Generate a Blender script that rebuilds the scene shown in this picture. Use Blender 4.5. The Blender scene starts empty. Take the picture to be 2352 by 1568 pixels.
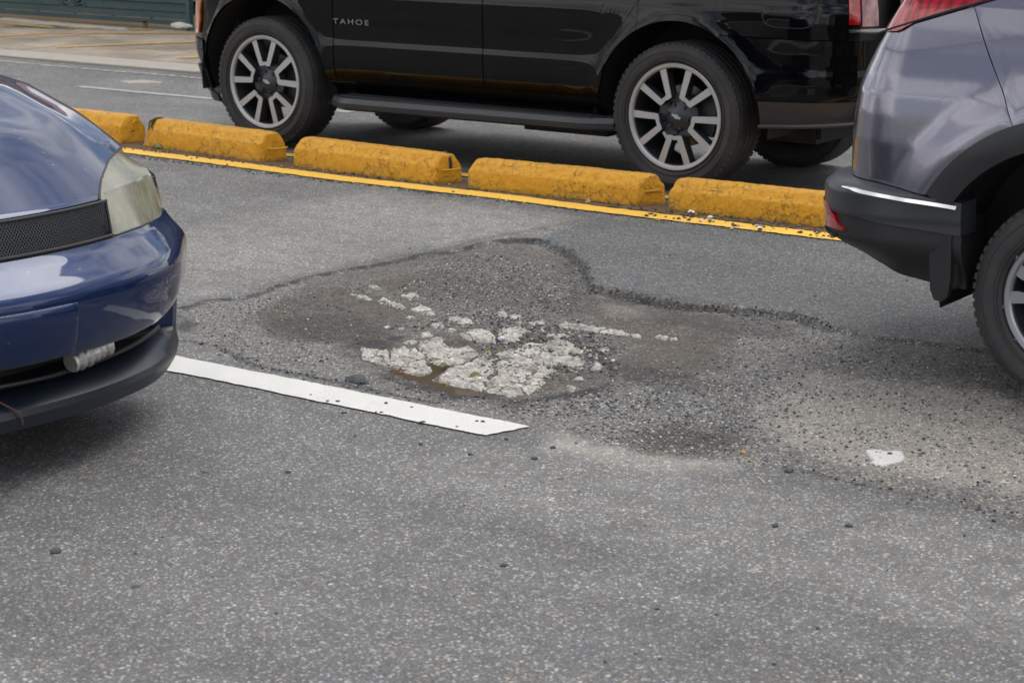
import bpy, bmesh, math, random
import numpy as np
from mathutils import Vector, Matrix

# ------------------------------------------------------------------ camera, world, light
S = bpy.context.scene
COL = S.collection
FPX, PIT, YAW, CH = 4573.0, 0.23815611, -0.62105423, 1.81685387      # solved from the photo (2352 px wide frame)
W0, H0 = 2352.0, 1568.0
cam_d = bpy.data.cameras.new('camera'); cam = bpy.data.objects.new('camera', cam_d); COL.objects.link(cam)
cam.location = (0, 0, CH)
cam.rotation_euler = (math.pi/2 - PIT, 0, -YAW)
cam_d.sensor_width = 36.0; cam_d.lens = FPX/W0*36.0
cam_d.clip_start = 0.1; cam_d.clip_end = 2000
cam_d.dof.use_dof = True; cam_d.dof.focus_distance = 7.6; cam_d.dof.aperture_fstop = 6.3
S.camera = cam

w = bpy.data.worlds.new('World'); S.world = w; w.use_nodes = True
nt = w.node_tree; nt.nodes.clear()
def wn(t, **k):
    n = nt.nodes.new(t)
    for a, b in k.items(): setattr(n, a, b)
    return n
SUN_EL, SUN_AZ = math.radians(62), math.radians(25)
sky = wn('ShaderNodeTexSky', sky_type='NISHITA'); sky.sun_disc = False
sky.sun_elevation = SUN_EL; sky.sun_rotation = SUN_AZ
tc = wn('ShaderNodeTexCoord'); mp = wn('ShaderNodeMapping'); mp.inputs['Scale'].default_value = (1.0, 1.0, 2.6)
nz = wn('ShaderNodeTexNoise'); nz.inputs['Scale'].default_value = 2.1; nz.inputs['Detail'].default_value = 7; nz.inputs['Roughness'].default_value = .55
nz2 = wn('ShaderNodeTexNoise'); nz2.inputs['Scale'].default_value = 4.3; nz2.inputs['Detail'].default_value = 6
r1 = wn('ShaderNodeValToRGB'); r1.color_ramp.elements[0].position = .38; r1.color_ramp.elements[1].position = .52
r2 = wn('ShaderNodeValToRGB'); r2.color_ramp.elements[0].position = .34; r2.color_ramp.elements[1].position = .66
r2.color_ramp.elements[0].color = (3.6, 3.9, 4.7, 1); r2.color_ramp.elements[1].color = (15.5, 15.2, 14.8, 1)
mx = wn('ShaderNodeMixRGB'); bg = wn('ShaderNodeBackground'); bg.inputs['Strength'].default_value = .085; ow = wn('ShaderNodeOutputWorld')
L = nt.links.new
L(tc.outputs['Generated'], mp.inputs['Vector']); L(mp.outputs[0], nz.inputs['Vector']); L(mp.outputs[0], nz2.inputs['Vector'])
L(nz.outputs['Fac'], r1.inputs[0]); L(nz2.outputs['Fac'], r2.inputs[0])
L(r1.outputs[0], mx.inputs[0]); L(sky.outputs[0], mx.inputs[1]); L(r2.outputs[0], mx.inputs[2]); L(mx.outputs[0], bg.inputs[0]); L(bg.outputs[0], ow.inputs[0])

sun_d = bpy.data.lights.new('sun', 'SUN'); sun = bpy.data.objects.new('sun', sun_d); COL.objects.link(sun)
sun_d.energy = 1.2; sun_d.angle = math.radians(36); sun_d.color = (1, .965, .92)
def sun_dir(el, az):   # same direction as the sky's sun (rotation is clockwise from +Y)
    return Vector((math.sin(az)*math.cos(el), math.cos(az)*math.cos(el), math.sin(el)))
sun.rotation_euler = sun_dir(SUN_EL, SUN_AZ).to_track_quat('Z', 'Y').to_euler()
S.view_settings.view_transform = 'Standard'; S.view_settings.look = 'None'
S.view_settings.exposure = 0.60; S.view_settings.gamma = 1; S.view_settings.use_curve_mapping = False
S.render.engine = 'CYCLES'
S.cycles.use_denoising = True

# ------------------------------------------------------------------ helpers
rng = np.random.default_rng(7); random.seed(7)
_F = np.array([math.sin(YAW)*math.cos(PIT), math.cos(YAW)*math.cos(PIT), -math.sin(PIT)])
_R = np.array([math.cos(YAW), -math.sin(YAW), 0.0]); _U = np.cross(_R, _F)
def ray(u, v): return _F + _R*(u-W0/2)/FPX - _U*(v-H0/2)/FPX
def G(u, v, z=0.0):                    # survey: photo point -> place on the ground
    d = ray(u, v); t = (z-CH)/d[2]; return np.array([0, 0, CH]) + d*t
def Gp(pts, z=0.0): return np.array([G(u, v, z)[:2] for u, v in pts])
def c6(pts): return [(689+a*.4150, 545.5+b*.4150) for a, b in pts]

def hash3(ix, iy, iz, seed):
    h = (ix.astype(np.int64)*374761393 + iy.astype(np.int64)*668265263 + iz.astype(np.int64)*2147483647 + seed*144269504) & 0xFFFFFFFF
    h = ((h ^ (h >> 13))*1274126177) & 0xFFFFFFFF
    h = ((h ^ (h >> 15))*2246822519) & 0xFFFFFFFF
    return ((h ^ (h >> 16)) & 0xFFFFFF)/float(0xFFFFFF)
def vnoise(P, scale, seed=0):          # value noise in -1..1
    P = np.asarray(P, float)*scale
    if P.shape[-1] == 2: P = np.concatenate([P, np.zeros(P.shape[:-1]+(1,))], -1)
    i = np.floor(P); f = P-i; f = f*f*(3-2*f); i = i.astype(np.int64)
    r = 0
    for dx in (0, 1):
        for dy in (0, 1):
            for dz in (0, 1):
                wgt = (f[..., 0] if dx else 1-f[..., 0])*(f[..., 1] if dy else 1-f[..., 1])*(f[..., 2] if dz else 1-f[..., 2])
                r = r + wgt*hash3(i[..., 0]+dx, i[..., 1]+dy, i[..., 2]+dz, seed)
    return r*2-1
def fbm(P, scale, seed=0, oct=4, gain=.5):
    r = 0; a = 1; s = 0
    for o in range(oct):
        r = r + a*vnoise(P, scale*2**o, seed+o*17); s += a; a *= gain
    return r/s
def sstep(a, b, x):
    t = np.clip((x-a)/(b-a), 0, 1); return t*t*(3-2*t)
def sdf(P, poly):                      # signed distance, positive inside
    P = np.asarray(P); x, y = P[..., 0], P[..., 1]; n = len(poly)
    d = np.full(x.shape, 1e9); ins = np.zeros(x.shape, bool)
    for k in range(n):
        ax, ay = poly[k][:2]; bx, by = poly[(k+1) % n][:2]
        ex, ey = bx-ax, by-ay; L2 = ex*ex+ey*ey+1e-12
        t = np.clip(((x-ax)*ex+(y-ay)*ey)/L2, 0, 1)
        d = np.minimum(d, (x-ax-t*ex)**2+(y-ay-t*ey)**2)
        c = ((ay > y) != (by > y)) & (x < (bx-ax)*(y-ay)/(by-ay+1e-12)+ax)
        ins ^= c
    return np.where(ins, 1, -1)*np.sqrt(d)
def pdist(P, line):                    # distance to a polyline
    x, y = P[..., 0], P[..., 1]; d = np.full(x.shape, 1e9)
    for k in range(len(line)-1):
        ax, ay = line[k][:2]; bx, by = line[k+1][:2]; ex, ey = bx-ax, by-ay
        t = np.clip(((x-ax)*ex+(y-ay)*ey)/(ex*ex+ey*ey+1e-12), 0, 1)
        d = np.minimum(d, (x-ax-t*ex)**2+(y-ay-t*ey)**2)
    return np.sqrt(d)

def mesh(name, verts, faces, mats=(), midx=None, smooth=True, parent=None, colors=None, link=True):
    me = bpy.data.meshes.new(name)
    verts = np.asarray(verts, np.float32).reshape(-1, 3)
    if isinstance(faces, np.ndarray):
        k = faces.shape[1]; nf = len(faces)
        me.vertices.add(len(verts)); me.vertices.foreach_set('co', verts.ravel())
        me.loops.add(nf*k); me.loops.foreach_set('vertex_index', faces.astype(np.int32).ravel())
        me.polygons.add(nf); me.polygons.foreach_set('loop_start', np.arange(nf, dtype=np.int32)*k)
        me.update(calc_edges=True)
    else:
        me.from_pydata([tuple(map(float, v)) for v in verts], [], [tuple(int(i) for i in f) for f in faces]); me.update()
    for m in (mats if isinstance(mats, (list, tuple)) else [mats]): me.materials.append(m)
    if midx is not None: me.polygons.foreach_set('material_index', np.asarray(midx, np.int32))
    me.polygons.foreach_set('use_smooth', np.full(len(me.polygons), smooth, bool))
    if colors:
        for cn, arr in colors.items():
            a = me.color_attributes.new(cn, 'FLOAT_COLOR', 'POINT')
            arr = np.asarray(arr, np.float32)
            if arr.shape[1] == 3: arr = np.concatenate([arr, np.ones((len(arr), 1), np.float32)], 1)
            a.data.foreach_set('color', arr.ravel())
    me.validate()
    o = bpy.data.objects.new(name, me)
    if link: COL.objects.link(o)
    if parent is not None: o.parent = parent
    return o
def angle_smooth(o, deg=35):
    me = o.data; bm = bmesh.new(); bm.from_mesh(me)
    for e in bm.edges:
        if len(e.link_faces) == 2: e.smooth = e.calc_face_angle(0) < math.radians(deg)
    bm.to_mesh(me); bm.free(); return o
def empty(name, loc, label, cat, group=None, rz=0):
    o = bpy.data.objects.new(name, None); COL.objects.link(o); o.location = loc; o.rotation_euler = (0, 0, rz); o.empty_display_size = .1
    return tag(o, label, cat, group)
def tag(o, label=None, cat=None, group=None, kind=None):
    if label: o['label'] = label
    if cat: o['category'] = cat
    if group: o['group'] = group
    if kind: o['kind'] = kind
    return o
def struct(o): o['kind'] = 'structure'; return o
class MB:                              # collects shapes into ONE mesh
    def __init__(s): s.v = []; s.f = []; s.m = []
    def add(s, v, f, m=0):
        b = len(s.v); s.v += [tuple(p) for p in v]; s.f += [tuple(i+b for i in q) for q in f]; s.m += [m]*len(f); return s
    def box(s, x0, x1, y0, y1, z0, z1, m=0, bev=0):
        if bev > 0:
            bm = bmesh.new(); bmesh.ops.create_cube(bm, size=1)
            for v in bm.verts: v.co = ((x0+x1)/2+v.co.x*(x1-x0), (y0+y1)/2+v.co.y*(y1-y0), (z0+z1)/2+v.co.z*(z1-z0))
            bmesh.ops.bevel(bm, geom=bm.edges[:], offset=bev, segments=2, affect='EDGES')
            bm.verts.index_update(); s.add([v.co[:] for v in bm.verts], [[v.index for v in f.verts] for f in bm.faces], m); bm.free(); return s
        v = [(x, y, z) for x in (x0, x1) for y in (y0, y1) for z in (z0, z1)]
        return s.add(v, [(0, 1, 3, 2), (4, 6, 7, 5), (0, 4, 5, 1), (2, 3, 7, 6), (0, 2, 6, 4), (1, 5, 7, 3)], m)
    def tube(s, pts, r, n=8, m=0, cap=True):
        pts = [Vector(p) for p in pts]; rs = r if isinstance(r, (list, tuple)) else [r]*len(pts)
        rings = []; up = Vector((.13, .27, .95))
        for i, p in enumerate(pts):
            d = (pts[min(i+1, len(pts)-1)]-pts[max(i-1, 0)]).normalized()
            a = d.cross(up).normalized(); b = d.cross(a)
            rings.append([p+(a*math.cos(t)+b*math.sin(t))*rs[i] for t in [2*math.pi*k/n for k in range(n)]])
        v = [q for rg in rings for q in rg]
        f = [(i*n+k, i*n+(k+1) % n, (i+1)*n+(k+1) % n, (i+1)*n+k) for i in range(len(pts)-1) for k in range(n)]
        if cap: f += [tuple(range(n))[::-1], tuple((len(pts)-1)*n+k for k in range(n))]
        return s.add(v, f, m)
    def lathe_y(s, prof, n=64, c=(0, 0, 0), m=0, a0=0, a1=2*math.pi):     # prof: (radius, y); axis Y
        full = abs(a1-a0-2*math.pi) < 1e-6; k = n if full else n+1
        v = [(c[0]+r*math.cos(a0+(a1-a0)*j/n), c[1]+y, c[2]+r*math.sin(a0+(a1-a0)*j/n)) for r, y in prof for j in range(k)]
        f = []
        for i in range(len(prof)-1):
            for j in range(n):
                j2 = (j+1) % k
                f.append((i*k+j, i*k+j2, (i+1)*k+j2, (i+1)*k+j))
        return s.add(v, f, m)
    def prism_y(s, poly, y0, y1, m=0, mside=None):        # polygon in (x,z) extruded along y
        n = len(poly); v = [(x, y0, z) for x, z in poly]+[(x, y1, z) for x, z in poly]
        s.add(v, [tuple(range(n)), tuple(range(2*n-1, n-1, -1))], m)
        s.add(v, [(i, i+n, (i+1) % n+n, (i+1) % n) for i in range(n)], m if mside is None else mside); return s
    def build(s, name, mats, parent=None, smooth=True, deg=35):
        o = mesh(name, s.v, s.f, mats, s.m, smooth, parent)
        bm = bmesh.new(); bm.from_mesh(o.data); bmesh.ops.recalc_face_normals(bm, faces=bm.faces[:]); bm.to_mesh(o.data); bm.free()
        if smooth: angle_smooth(o, deg)
        return o

# ------------------------------------------------------------------ materials
def mat(name, color=(.5, .5, .5), rough=.5, metal=0, coat=0, spec=.5, coat_rough=.03):
    m = bpy.data.materials.new(name); m.use_nodes = True; b = m.node_tree.nodes['Principled BSDF']
    b.inputs['Base Color'].default_value = (*color, 1); b.inputs['Roughness'].default_value = rough; b.inputs['Metallic'].default_value = metal
    b.inputs['Coat Weight'].default_value = coat; b.inputs['Coat Roughness'].default_value = coat_rough; b.inputs['Specular IOR Level'].default_value = spec
    return m
class NT:
    def __init__(s, m): s.t = m.node_tree; s.b = s.t.nodes['Principled BSDF']
    def n(s, ty, ins=None, **k):
        x = s.t.nodes.new(ty)
        for a, b in k.items(): setattr(x, a, b)
        for a, b in (ins or {}).items():
            if isinstance(b, bpy.types.NodeSocket): s.t.links.new(b, x.inputs[a])
            else: x.inputs[a].default_value = b
        return x
    def l(s, a, b): s.t.links.new(a, s.b.inputs[b] if isinstance(b, str) else b)
    def coord(s): return s.n('ShaderNodeTexCoord').outputs['Object']
    def noise(s, scale, detail=5, rough=.55, vec=None): return s.n('ShaderNodeTexNoise', {'Vector': vec or s.coord(), 'Scale': scale, 'Detail': detail, 'Roughness': rough}).outputs['Fac']
    def ramp(s, fac, stops, interp='LINEAR'):
        r = s.n('ShaderNodeValToRGB', {0: fac}); cr = r.color_ramp; cr.interpolation = interp
        while len(cr.elements) < len(stops): cr.elements.new(.5)
        for e, (p, c) in zip(cr.elements, stops):
            e.position = p; e.color = (c, c, c, 1) if isinstance(c, (int, float)) else (*c, 1)
        return r.outputs[0]
    def mix(s, fac, a, b, mode='MIX'):
        x = s.n('ShaderNodeMixRGB', blend_type=mode)
        for i, q in ((0, fac), (1, a), (2, b)):
            if isinstance(q, bpy.types.NodeSocket): s.t.links.new(q, x.inputs[i])
            elif isinstance(q, (int, float)): x.inputs[i].default_value = q if i == 0 else (q, q, q, 1)
            else: x.inputs[i].default_value = (*q, 1)
        return x.outputs[0]
    def math(s, op, a, b=0.5, c=None):
        x = s.n('ShaderNodeMath', operation=op)
        for i, q in ((0, a), (1, b), (2, c)):
            if q is None: continue
            if isinstance(q, bpy.types.NodeSocket): s.t.links.new(q, x.inputs[i])
            else: x.inputs[i].default_value = q
        return x.outputs[0]
    def bump(s, h, strength=.3, dist=.01, normal=None):
        x = s.n('ShaderNodeBump', {'Height': h, 'Strength': strength, 'Distance': dist})
        if normal is not None: s.t.links.new(normal, x.inputs['Normal'])
        return x.outputs[0]
    def attr(s, name, ch=None):
        a = s.n('ShaderNodeAttribute', attribute_name=name)
        if ch is None: return a.outputs['Color']
        return s.n('ShaderNodeSeparateColor', {0: a.outputs['Color']}).outputs[ch]
def paint(name, color, rough=.32, metal=0, dirt=.25, coat=1, dust=(.17, .155, .135), flake=0, spec=.5, chips=0):
    m = mat(name, color, rough, metal, coat, spec); t = NT(m); co = t.coord()
    d = t.math('MULTIPLY', t.ramp(t.noise(3.1, 8, .65, co), [(.42, 0), (.75, 1)]), dirt)
    c = t.mix(d, color, dust)
    if flake:
        v = t.n('ShaderNodeTexVoronoi', {'Vector': co, 'Scale': 900.0}); c = t.mix(flake, c, t.mix(.5, v.outputs['Color'], color), 'OVERLAY')
    if chips:
        sp = t.n('ShaderNodeTexVoronoi', {'Vector': t.n('ShaderNodeVectorMath', {0: co, 1: (1.0, .45, 1.0)}, operation='MULTIPLY').outputs[0], 'Scale': 26.0})
        k = t.math('MULTIPLY', t.ramp(sp.outputs['Distance'], [(.05, 1), (.075, 0)]), t.ramp(t.noise(3.5, 3, .5, co), [(.50, 0), (.56, chips)])); c = t.mix(k, c, (.30, .36, .46))
    t.l(c, 'Base Color')
    t.l(t.math('ADD', t.math('MULTIPLY', d, .9), .02), 'Coat Roughness')
    nn = t.bump(t.noise(2.2, 3, .5, co), .05, .02)
    t.l(nn, 'Normal'); t.l(nn, 'Coat Normal')
    return m
def rubber(name, color=(.034, .034, .037), dusty=.45):
    m = mat(name, color, .7, spec=.35); t = NT(m); co = t.coord()
    f = t.math('MULTIPLY', t.ramp(t.noise(5, 6, .6, co), [(.35, 0), (.8, 1)]), dusty)
    t.l(t.mix(f, color, (.11, .10, .09)), 'Base Color'); t.l(t.bump(t.noise(160, 3, .5, co), .25, .002), 'Normal'); return m
def plastic(name, color, rough=.5):
    m = mat(name, color, rough); t = NT(m); co = t.coord()
    t.l(t.mix(t.math('MULTIPLY', t.noise(4, 7, .6, co), .5), color, tuple(min(1, c*1.9+.015) for c in color)), 'Base Color')
    t.l(t.bump(t.noise(300, 2, .5, co), .12, .001), 'Normal'); return m

M_black = paint('black_paint', (.0018, .0020, .0026), .5, dirt=.03, dust=(.10, .085, .07), spec=.0, coat=.62)
M_blue = paint('blue_paint', (.0020, .0175, .078), .38, metal=.4, dirt=.05, flake=.12, spec=.1, chips=.6)
M_grey = paint('grey_metallic_paint', (.21, .206, .25), .26, metal=.92, dirt=.12, flake=.2)
M_tyre = rubber('tyre_rubber'); M_tyre2 = rubber('tyre_rubber_dusty', (.030, .030, .032), .5)
M_trim = plastic('black_trim', (.009, .009, .011), .42)
M_trim2 = plastic('grey_trim', (.024, .026, .031), .36)
M_under = plastic('underbody', (.010, .010, .010), .8)
M_lip = plastic('slate_lip', (.005, .009, .016), .36)
M_chrome = mat('chrome', (.70, .70, .71), .16, 1)
M_silver = mat('machined_alloy', (.46, .46, .465), .42, .55)
M_alloyd = mat('painted_alloy', (.055, .060, .070), .38, .5)
M_alloyg = mat('grey_alloy', (.34, .35, .38), .36, .8)
M_disc = mat('brake_disc', (.22, .21, .20), .4, 1)
M_glassd = mat('dark_glass', (.01, .012, .013), .04, 0, 1)
def lampmat(name, c, rough=.12, trans=0):
    m = mat(name, c, rough, 0, 1); t = NT(m); co = t.coord()
    wv = t.n('ShaderNodeTexWave', {'Vector': co, 'Scale': 7.0, 'Distortion': 9.0, 'Detail': 3.0})
    t.l(t.mix(wv.outputs['Fac'], tuple(x*.5 for x in c), c), 'Base Color'); t.l(t.bump(wv.outputs['Fac'], .12, .004), 'Normal'); return m
M_red = lampmat('red_lens', (.42, .004, .006)); M_amber = lampmat('amber_lens', (.75, .16, .01)); M_pink = lampmat('clear_lens', (.36, .14, .14))

# ------------------------------------------------------------------ ground surfaces
def aggregate_nodes(t, co, scale, seed=0.0):
    """individual stones in a bitumen binder: returns colour value + height"""
    warp = t.n('ShaderNodeVectorMath', {0: co, 1: t.n('ShaderNodeVectorMath', {0: t.n('ShaderNodeTexNoise', {'Vector': co, 'Scale': scale*.9, 'Detail': 2.0}).outputs['Color'], 'Scale': .55/scale}, operation='SCALE').outputs[0]}, operation='ADD').outputs[0]
    v = t.n('ShaderNodeTexVoronoi', {'Vector': warp, 'Scale': scale, 'Randomness': 1.0})
    sep = t.n('ShaderNodeSeparateColor', {0: v.outputs['Color']})
    return v.outputs['Distance'], sep.outputs[0], sep.outputs[1], sep.outputs[2]
def make_asphalt(name, masks=True):
    m = mat(name, (.1, .1, .1), .85, spec=.35); t = NT(m); co = t.coord()
    d1, a1, b1, c1_ = aggregate_nodes(t, co, 150.0)
    d2, a2, b2, c2_ = aggregate_nodes(t, co, 330.0)
    if masks:
        mud, tar, coarse = (t.attr('wear_shade', i) for i in range(3)); patch, dust, wet = (t.attr('wear_shade2', i) for i in range(3))  # mud channel also carries the shade painted under the crossover
    else: mud = tar = coarse = patch = dust = wet = None
    big = t.noise(1.3, 6, .6, co); mid = t.noise(9, 7, .65, co)
    v1 = t.ramp(a1, [(.0, .060), (.22, .115), (.64, .175), (.84, .26), (.92, .58), (1, .88)])
    v2 = t.ramp(a2, [(.0, .10), (.45, .155), (.75, .22), (1, .44)])
    base = t.mix(.5, v1, v2)
    base = t.mix(t.ramp(d1, [(.35, 0), (.75, .6)]), base, .095)                 # binder between the stones
    # tint of single stones: blue grey, brown, pinkish
    tint = t.ramp(b1, [(0, (.86, .95, 1.06)), (.35, (.97, 1.0, 1.0)), (.65, (1.02, 1.0, .95)), (.88, (1.12, 1.0, .86)), (1, (1.2, .93, .82))])
    base = t.mix(1.0, base, tint, 'MULTIPLY')
    st_ = t.noise(1.0, 4, .6, t.n('ShaderNodeVectorMath', {0: co, 1: (.22, 1.5, 1.0)}, operation='MULTIPLY').outputs[0]); base = t.mix(1.0, base, t.ramp(st_, [(.3, .74), (.7, 1.06)]), 'MULTIPLY')
    v3 = t.n('ShaderNodeTexVoronoi', {'Vector': co, 'Scale': 62.0}); s3 = t.n('ShaderNodeSeparateColor', {0: v3.outputs['Color']})
    big_st = t.math('MULTIPLY', t.ramp(s3.outputs[0], [(.86, 0), (.87, 1)]), t.ramp(v3.outputs['Distance'], [(.26, 1), (.34, 0)]))
    base = t.mix(t.math('MULTIPLY', big_st, .8), base, t.ramp(s3.outputs[1], [(0, (.05, .06, .075)), (.45, (.13, .14, .15)), (.6, (.40, .37, .32)), (1, (.66, .62, .55))]))
    cv = t.n('ShaderNodeTexVoronoi', {'Vector': t.n('ShaderNodeVectorMath', {0: co, 1: t.n('ShaderNodeVectorMath', {0: t.n('ShaderNodeTexNoise', {'Vector': co, 'Scale': 3.0, 'Detail': 6.0}).outputs['Color'], 'Scale': .5}, operation='SCALE').outputs[0]}, operation='ADD').outputs[0], 'Scale': .8}, feature='DISTANCE_TO_EDGE')
    hair = t.math('MULTIPLY', t.ramp(cv.outputs['Distance'], [(.0, 1), (.0045, 0)]), t.ramp(t.noise(.9, 3, .5, co), [(.55, 0), (.62, .75)])); base = t.mix(hair, base, .04)
    tone = t.ramp(big, [(.3, .80), (.7, 1.10)]); base = t.mix(1.0, base, tone, 'MULTIPLY')
    base = t.mix(1.0, base, t.ramp(mid, [(.3, .86), (.72, 1.14)]), 'MULTIPLY')
    if masks:
        cs = t.ramp(a1, [(0, (.045, .052, .062)), (.35, (.10, .107, .118)), (.62, (.185, .178, .165)), (.88, (.36, .33, .285)), (1, (.66, .62, .57))])
        cs = t.mix(t.ramp(d1, [(.35, 0), (.7, .6)]), cs, (.11, .10, .085))
        cs = t.mix(t.ramp(mid, [(.35, 0), (.7, .35)]), cs, (.165, .142, .115))
        base = t.mix(coarse, base, cs)
        base = t.mix(t.math('MULTIPLY', patch, .75), base, t.mix(1.0, base, (.62, .68, .74), 'MULTIPLY'))
        nb = t.noise(22, 6, .7, co)
        mud_shade = t.math('MULTIPLY', mud, t.ramp(nb, [(.25, .55), (.6, 1)]))
        base = t.mix(mud_shade, base, t.mix(1.0, base, (.50, .455, .41), 'MULTIPLY'))
        base = t.mix(t.math('MULTIPLY', mud_shade, .34), base, t.mix(t.noise(60, 4, .6, co), (.038, .032, .027), (.12, .10, .082)))
        tf = t.math('MULTIPLY', tar, t.ramp(nb, [(.25, .6), (.55, 1)]))
        base = t.mix(t.math('MULTIPLY', tf, .88), base, (.020, .021, .023))
        base = t.mix(dust, base, t.mix(1.0, base, (1.55, 1.50, 1.40), 'MULTIPLY'))
        base = t.mix(t.math('MULTIPLY', dust, t.ramp(mid, [(.3, .12), (.65, .42)])), base, (.44, .415, .37))
        base = t.mix(t.math('MULTIPLY', wet, .6), base, (.05, .042, .034))
    # old dark specks and oil spots
    spot = t.n('ShaderNodeTexVoronoi', {'Vector': co, 'Scale': 2.6}); sp = t.ramp(spot.outputs['Distance'], [(.0, 1), (.028, .9), (.04, 0)])
    base = t.mix(t.math('MULTIPLY', sp, .75), base, .035)
    stain = t.ramp(t.noise(.55, 4, .5, co), [(.52, 0), (.72, .35)]); base = t.mix(stain, base, t.mix(1.0, base, .62, 'MULTIPLY'))
    t.l(base, 'Base Color')
    h = t.math('ADD', t.ramp(d1, [(0, 1), (.8, 0)]), t.math('MULTIPLY', t.ramp(d2, [(0, 1), (.8, 0)]), .35))
    amt = .45
    bmp = t.n('ShaderNodeBump', {'Height': h, 'Distance': .0022, 'Strength': .55}); 
    if masks: t.l(t.math('MULTIPLY_ADD', coarse, .45, .5), bmp.inputs['Strength'])
    t.l(bmp.outputs[0], 'Normal')
    t.l(t.ramp(b2, [(0, .55), (1, .95)]), 'Roughness')
    return m
M_asph = make_asphalt('asphalt')
M_asph_far = make_asphalt('asphalt_plain', False)

# --- worn areas and one painted shade, surveyed on the road
P_L1 = Gp([(395, 712), (430, 704), (560, 682), (640, 655), (800, 618), (900, 601), (1050, 570), (1180, 547), (1240, 550), (1300, 575), (1345, 612), (1352, 655), (1450, 675), (1560, 695), (1700, 705),
           (1820, 718), (1900, 745), (2000, 770), (2250, 800), (2700, 900), (2800, 1300), (2352, 1190), (2200, 1150), (2000, 1113), (1850, 1080), (1740, 1060), (1500, 1045), (1350, 1010), (1250, 980), (1100, 945),
           (900, 900), (780, 872), (640, 850), (560, 830), (530, 808), (480, 792), (415, 780)])
P_edge = Gp([(1240, 549), (1300, 575), (1340, 605), (1350, 655), (1450, 677), (1560, 697), (1700, 706), (1830, 720), (1900, 748)])
P_bowl = Gp([(620, 690), (830, 640), (1000, 612), (1180, 603), (1340, 665), (1560, 722), (1700, 770), (1600, 860), (1460, 900), (1300, 918), (1000, 900), (830, 850), (700, 790), (560, 770), (540, 720)])
P_hole = Gp(c6([(268, 612), (290, 640), (400, 690), (470, 712), (520, 752), (620, 790), (760, 822), (900, 852), (1050, 872), (1200, 886), (1380, 868), (1560, 842), (1700, 790), (1760, 700), (1700, 610), (1600, 560), (1400, 530), (1200, 500), (1000, 500), (850, 520), (700, 535), (560, 590), (420, 600)]))
P_patch = Gp([(1240, 549), (1360, 505), (1500, 507), (1700, 530), (1930, 560), (2400, 600), (2900, 700), (2900, 860), (2250, 790), (1960, 760), (1820, 716), (1700, 703), (1560, 693), (1450, 673), (1352, 653), (1345, 612), (1300, 575)])
seam_up = Gp([(395, 712), (430, 705), (480, 690), (560, 684), (600, 672), (640, 655), (720, 634), (800, 618), (900, 601), (960, 586), (1050, 572), (1110, 556), (1180, 547), (1240, 549)])
seam_up2 = Gp([(900, 590), (1010, 575), (1100, 548), (1180, 535), (1260, 520), (1330, 508), (1420, 500)])
seam_lo = Gp([(2500, 1230), (2352, 1192), (2250, 1165), (2200, 1150), (2090, 1135), (2000, 1115), (1900, 1088), (1850, 1078), (1740, 1060), (1640, 1050)])
seam_lo2 = Gp([(420, 782), (480, 790), (530, 808), (560, 828), (600, 843), (680, 858), (780, 880), (900, 905), (1000, 925)])
MUD_SHADES = [(P_hole, .9), (Gp(c6([(0, 250), (500, 120), (1100, 40), (1500, 100), (1600, 300), (2352, 400), (2352, 650), (1750, 850), (1200, 960), (600, 860), (0, 560)])), .5), (Gp([(560, 735), (640, 690), (760, 655), (860, 670), (950, 700), (940, 760), (880, 800), (760, 790), (640, 780)]), .9), (Gp([(830, 650), (1000, 615), (1200, 640), (1300, 680), (1350, 690), (1700, 760), (1650, 850), (1500, 880), (1380, 860), (1450, 800), (1350, 730), (1150, 700), (950, 690)]), .85),
        (Gp([(1440, 1000), (1530, 972), (1700, 985), (1745, 1010), (1640, 1045), (1500, 1040)]), .8), (Gp([(1050, 590), (1180, 560), (1300, 590), (1330, 640), (1200, 640)]), .55), (Gp([(1930, 800), (2060, 770), (2300, 800), (2300, 860), (2100, 840)]), .35)]  # last area is shadow painted under the grey crossover's tail, not mud
TARS = [(Gp([(1480, 885), (1560, 868), (1640, 875), (1700, 890), (1600, 902), (1500, 900)]), .5), (Gp([(1350, 665), (1560, 715), (1720, 725), (1850, 745), (1800, 775), (1650, 760), (1450, 720)]), .55), (Gp([(600, 745), (700, 720), (830, 730), (900, 770), (850, 790), (720, 780)]), .5), (Gp([(1480, 1000), (1560, 985), (1690, 990), (1720, 1010), (1620, 1030), (1520, 1025)]), .45), (Gp([(1300, 590), (1350, 640), (1370, 700), (1300, 680), (1290, 620)]), .5), (Gp(c6([(180, 600), (330, 560), (560, 545), (600, 565), (480, 600), (330, 600), (270, 625)])), .9), (Gp(c6([(400, 690), (520, 755), (700, 810), (900, 855), (1200, 890), (1500, 855), (1720, 800), (1650, 850), (1400, 905), (1200, 925), (900, 900), (600, 830), (480, 760)])), 1.0),
        (Gp(c6([(1750, 690), (1950, 720), (2200, 760), (2350, 790), (2200, 840), (1950, 830), (1800, 790)])), .55), (Gp([(420, 725), (445, 735), (440, 760), (418, 765)]), .9)]
PALE_DUST = [(Gp([(330, 375), (900, 440), (1350, 505), (1150, 540), (800, 600), (430, 690), (330, 520)]), .30), (Gp([(1100, 1010), (1500, 1070), (2000, 1150), (2400, 1260), (2400, 1500), (1600, 1290), (900, 1090)]), .12), (Gp([(1290, 1000), (1440, 1040), (1700, 1060), (1600, 1085), (1400, 1060), (1250, 1030)]), .9), (Gp([(1850, 850), (2300, 900), (2500, 1150), (2000, 1080), (1750, 1000), (1750, 930)]), .75), (Gp([(1390, 705), (1470, 705), (1490, 725), (1400, 722)]), .6)]  # first two areas simply lighten the asphalt, the others are dust
def zfar(y): return np.interp(y, [9.3, 11.3, 12.05, 12.45], [0, -.056, -.056, 0])
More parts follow.
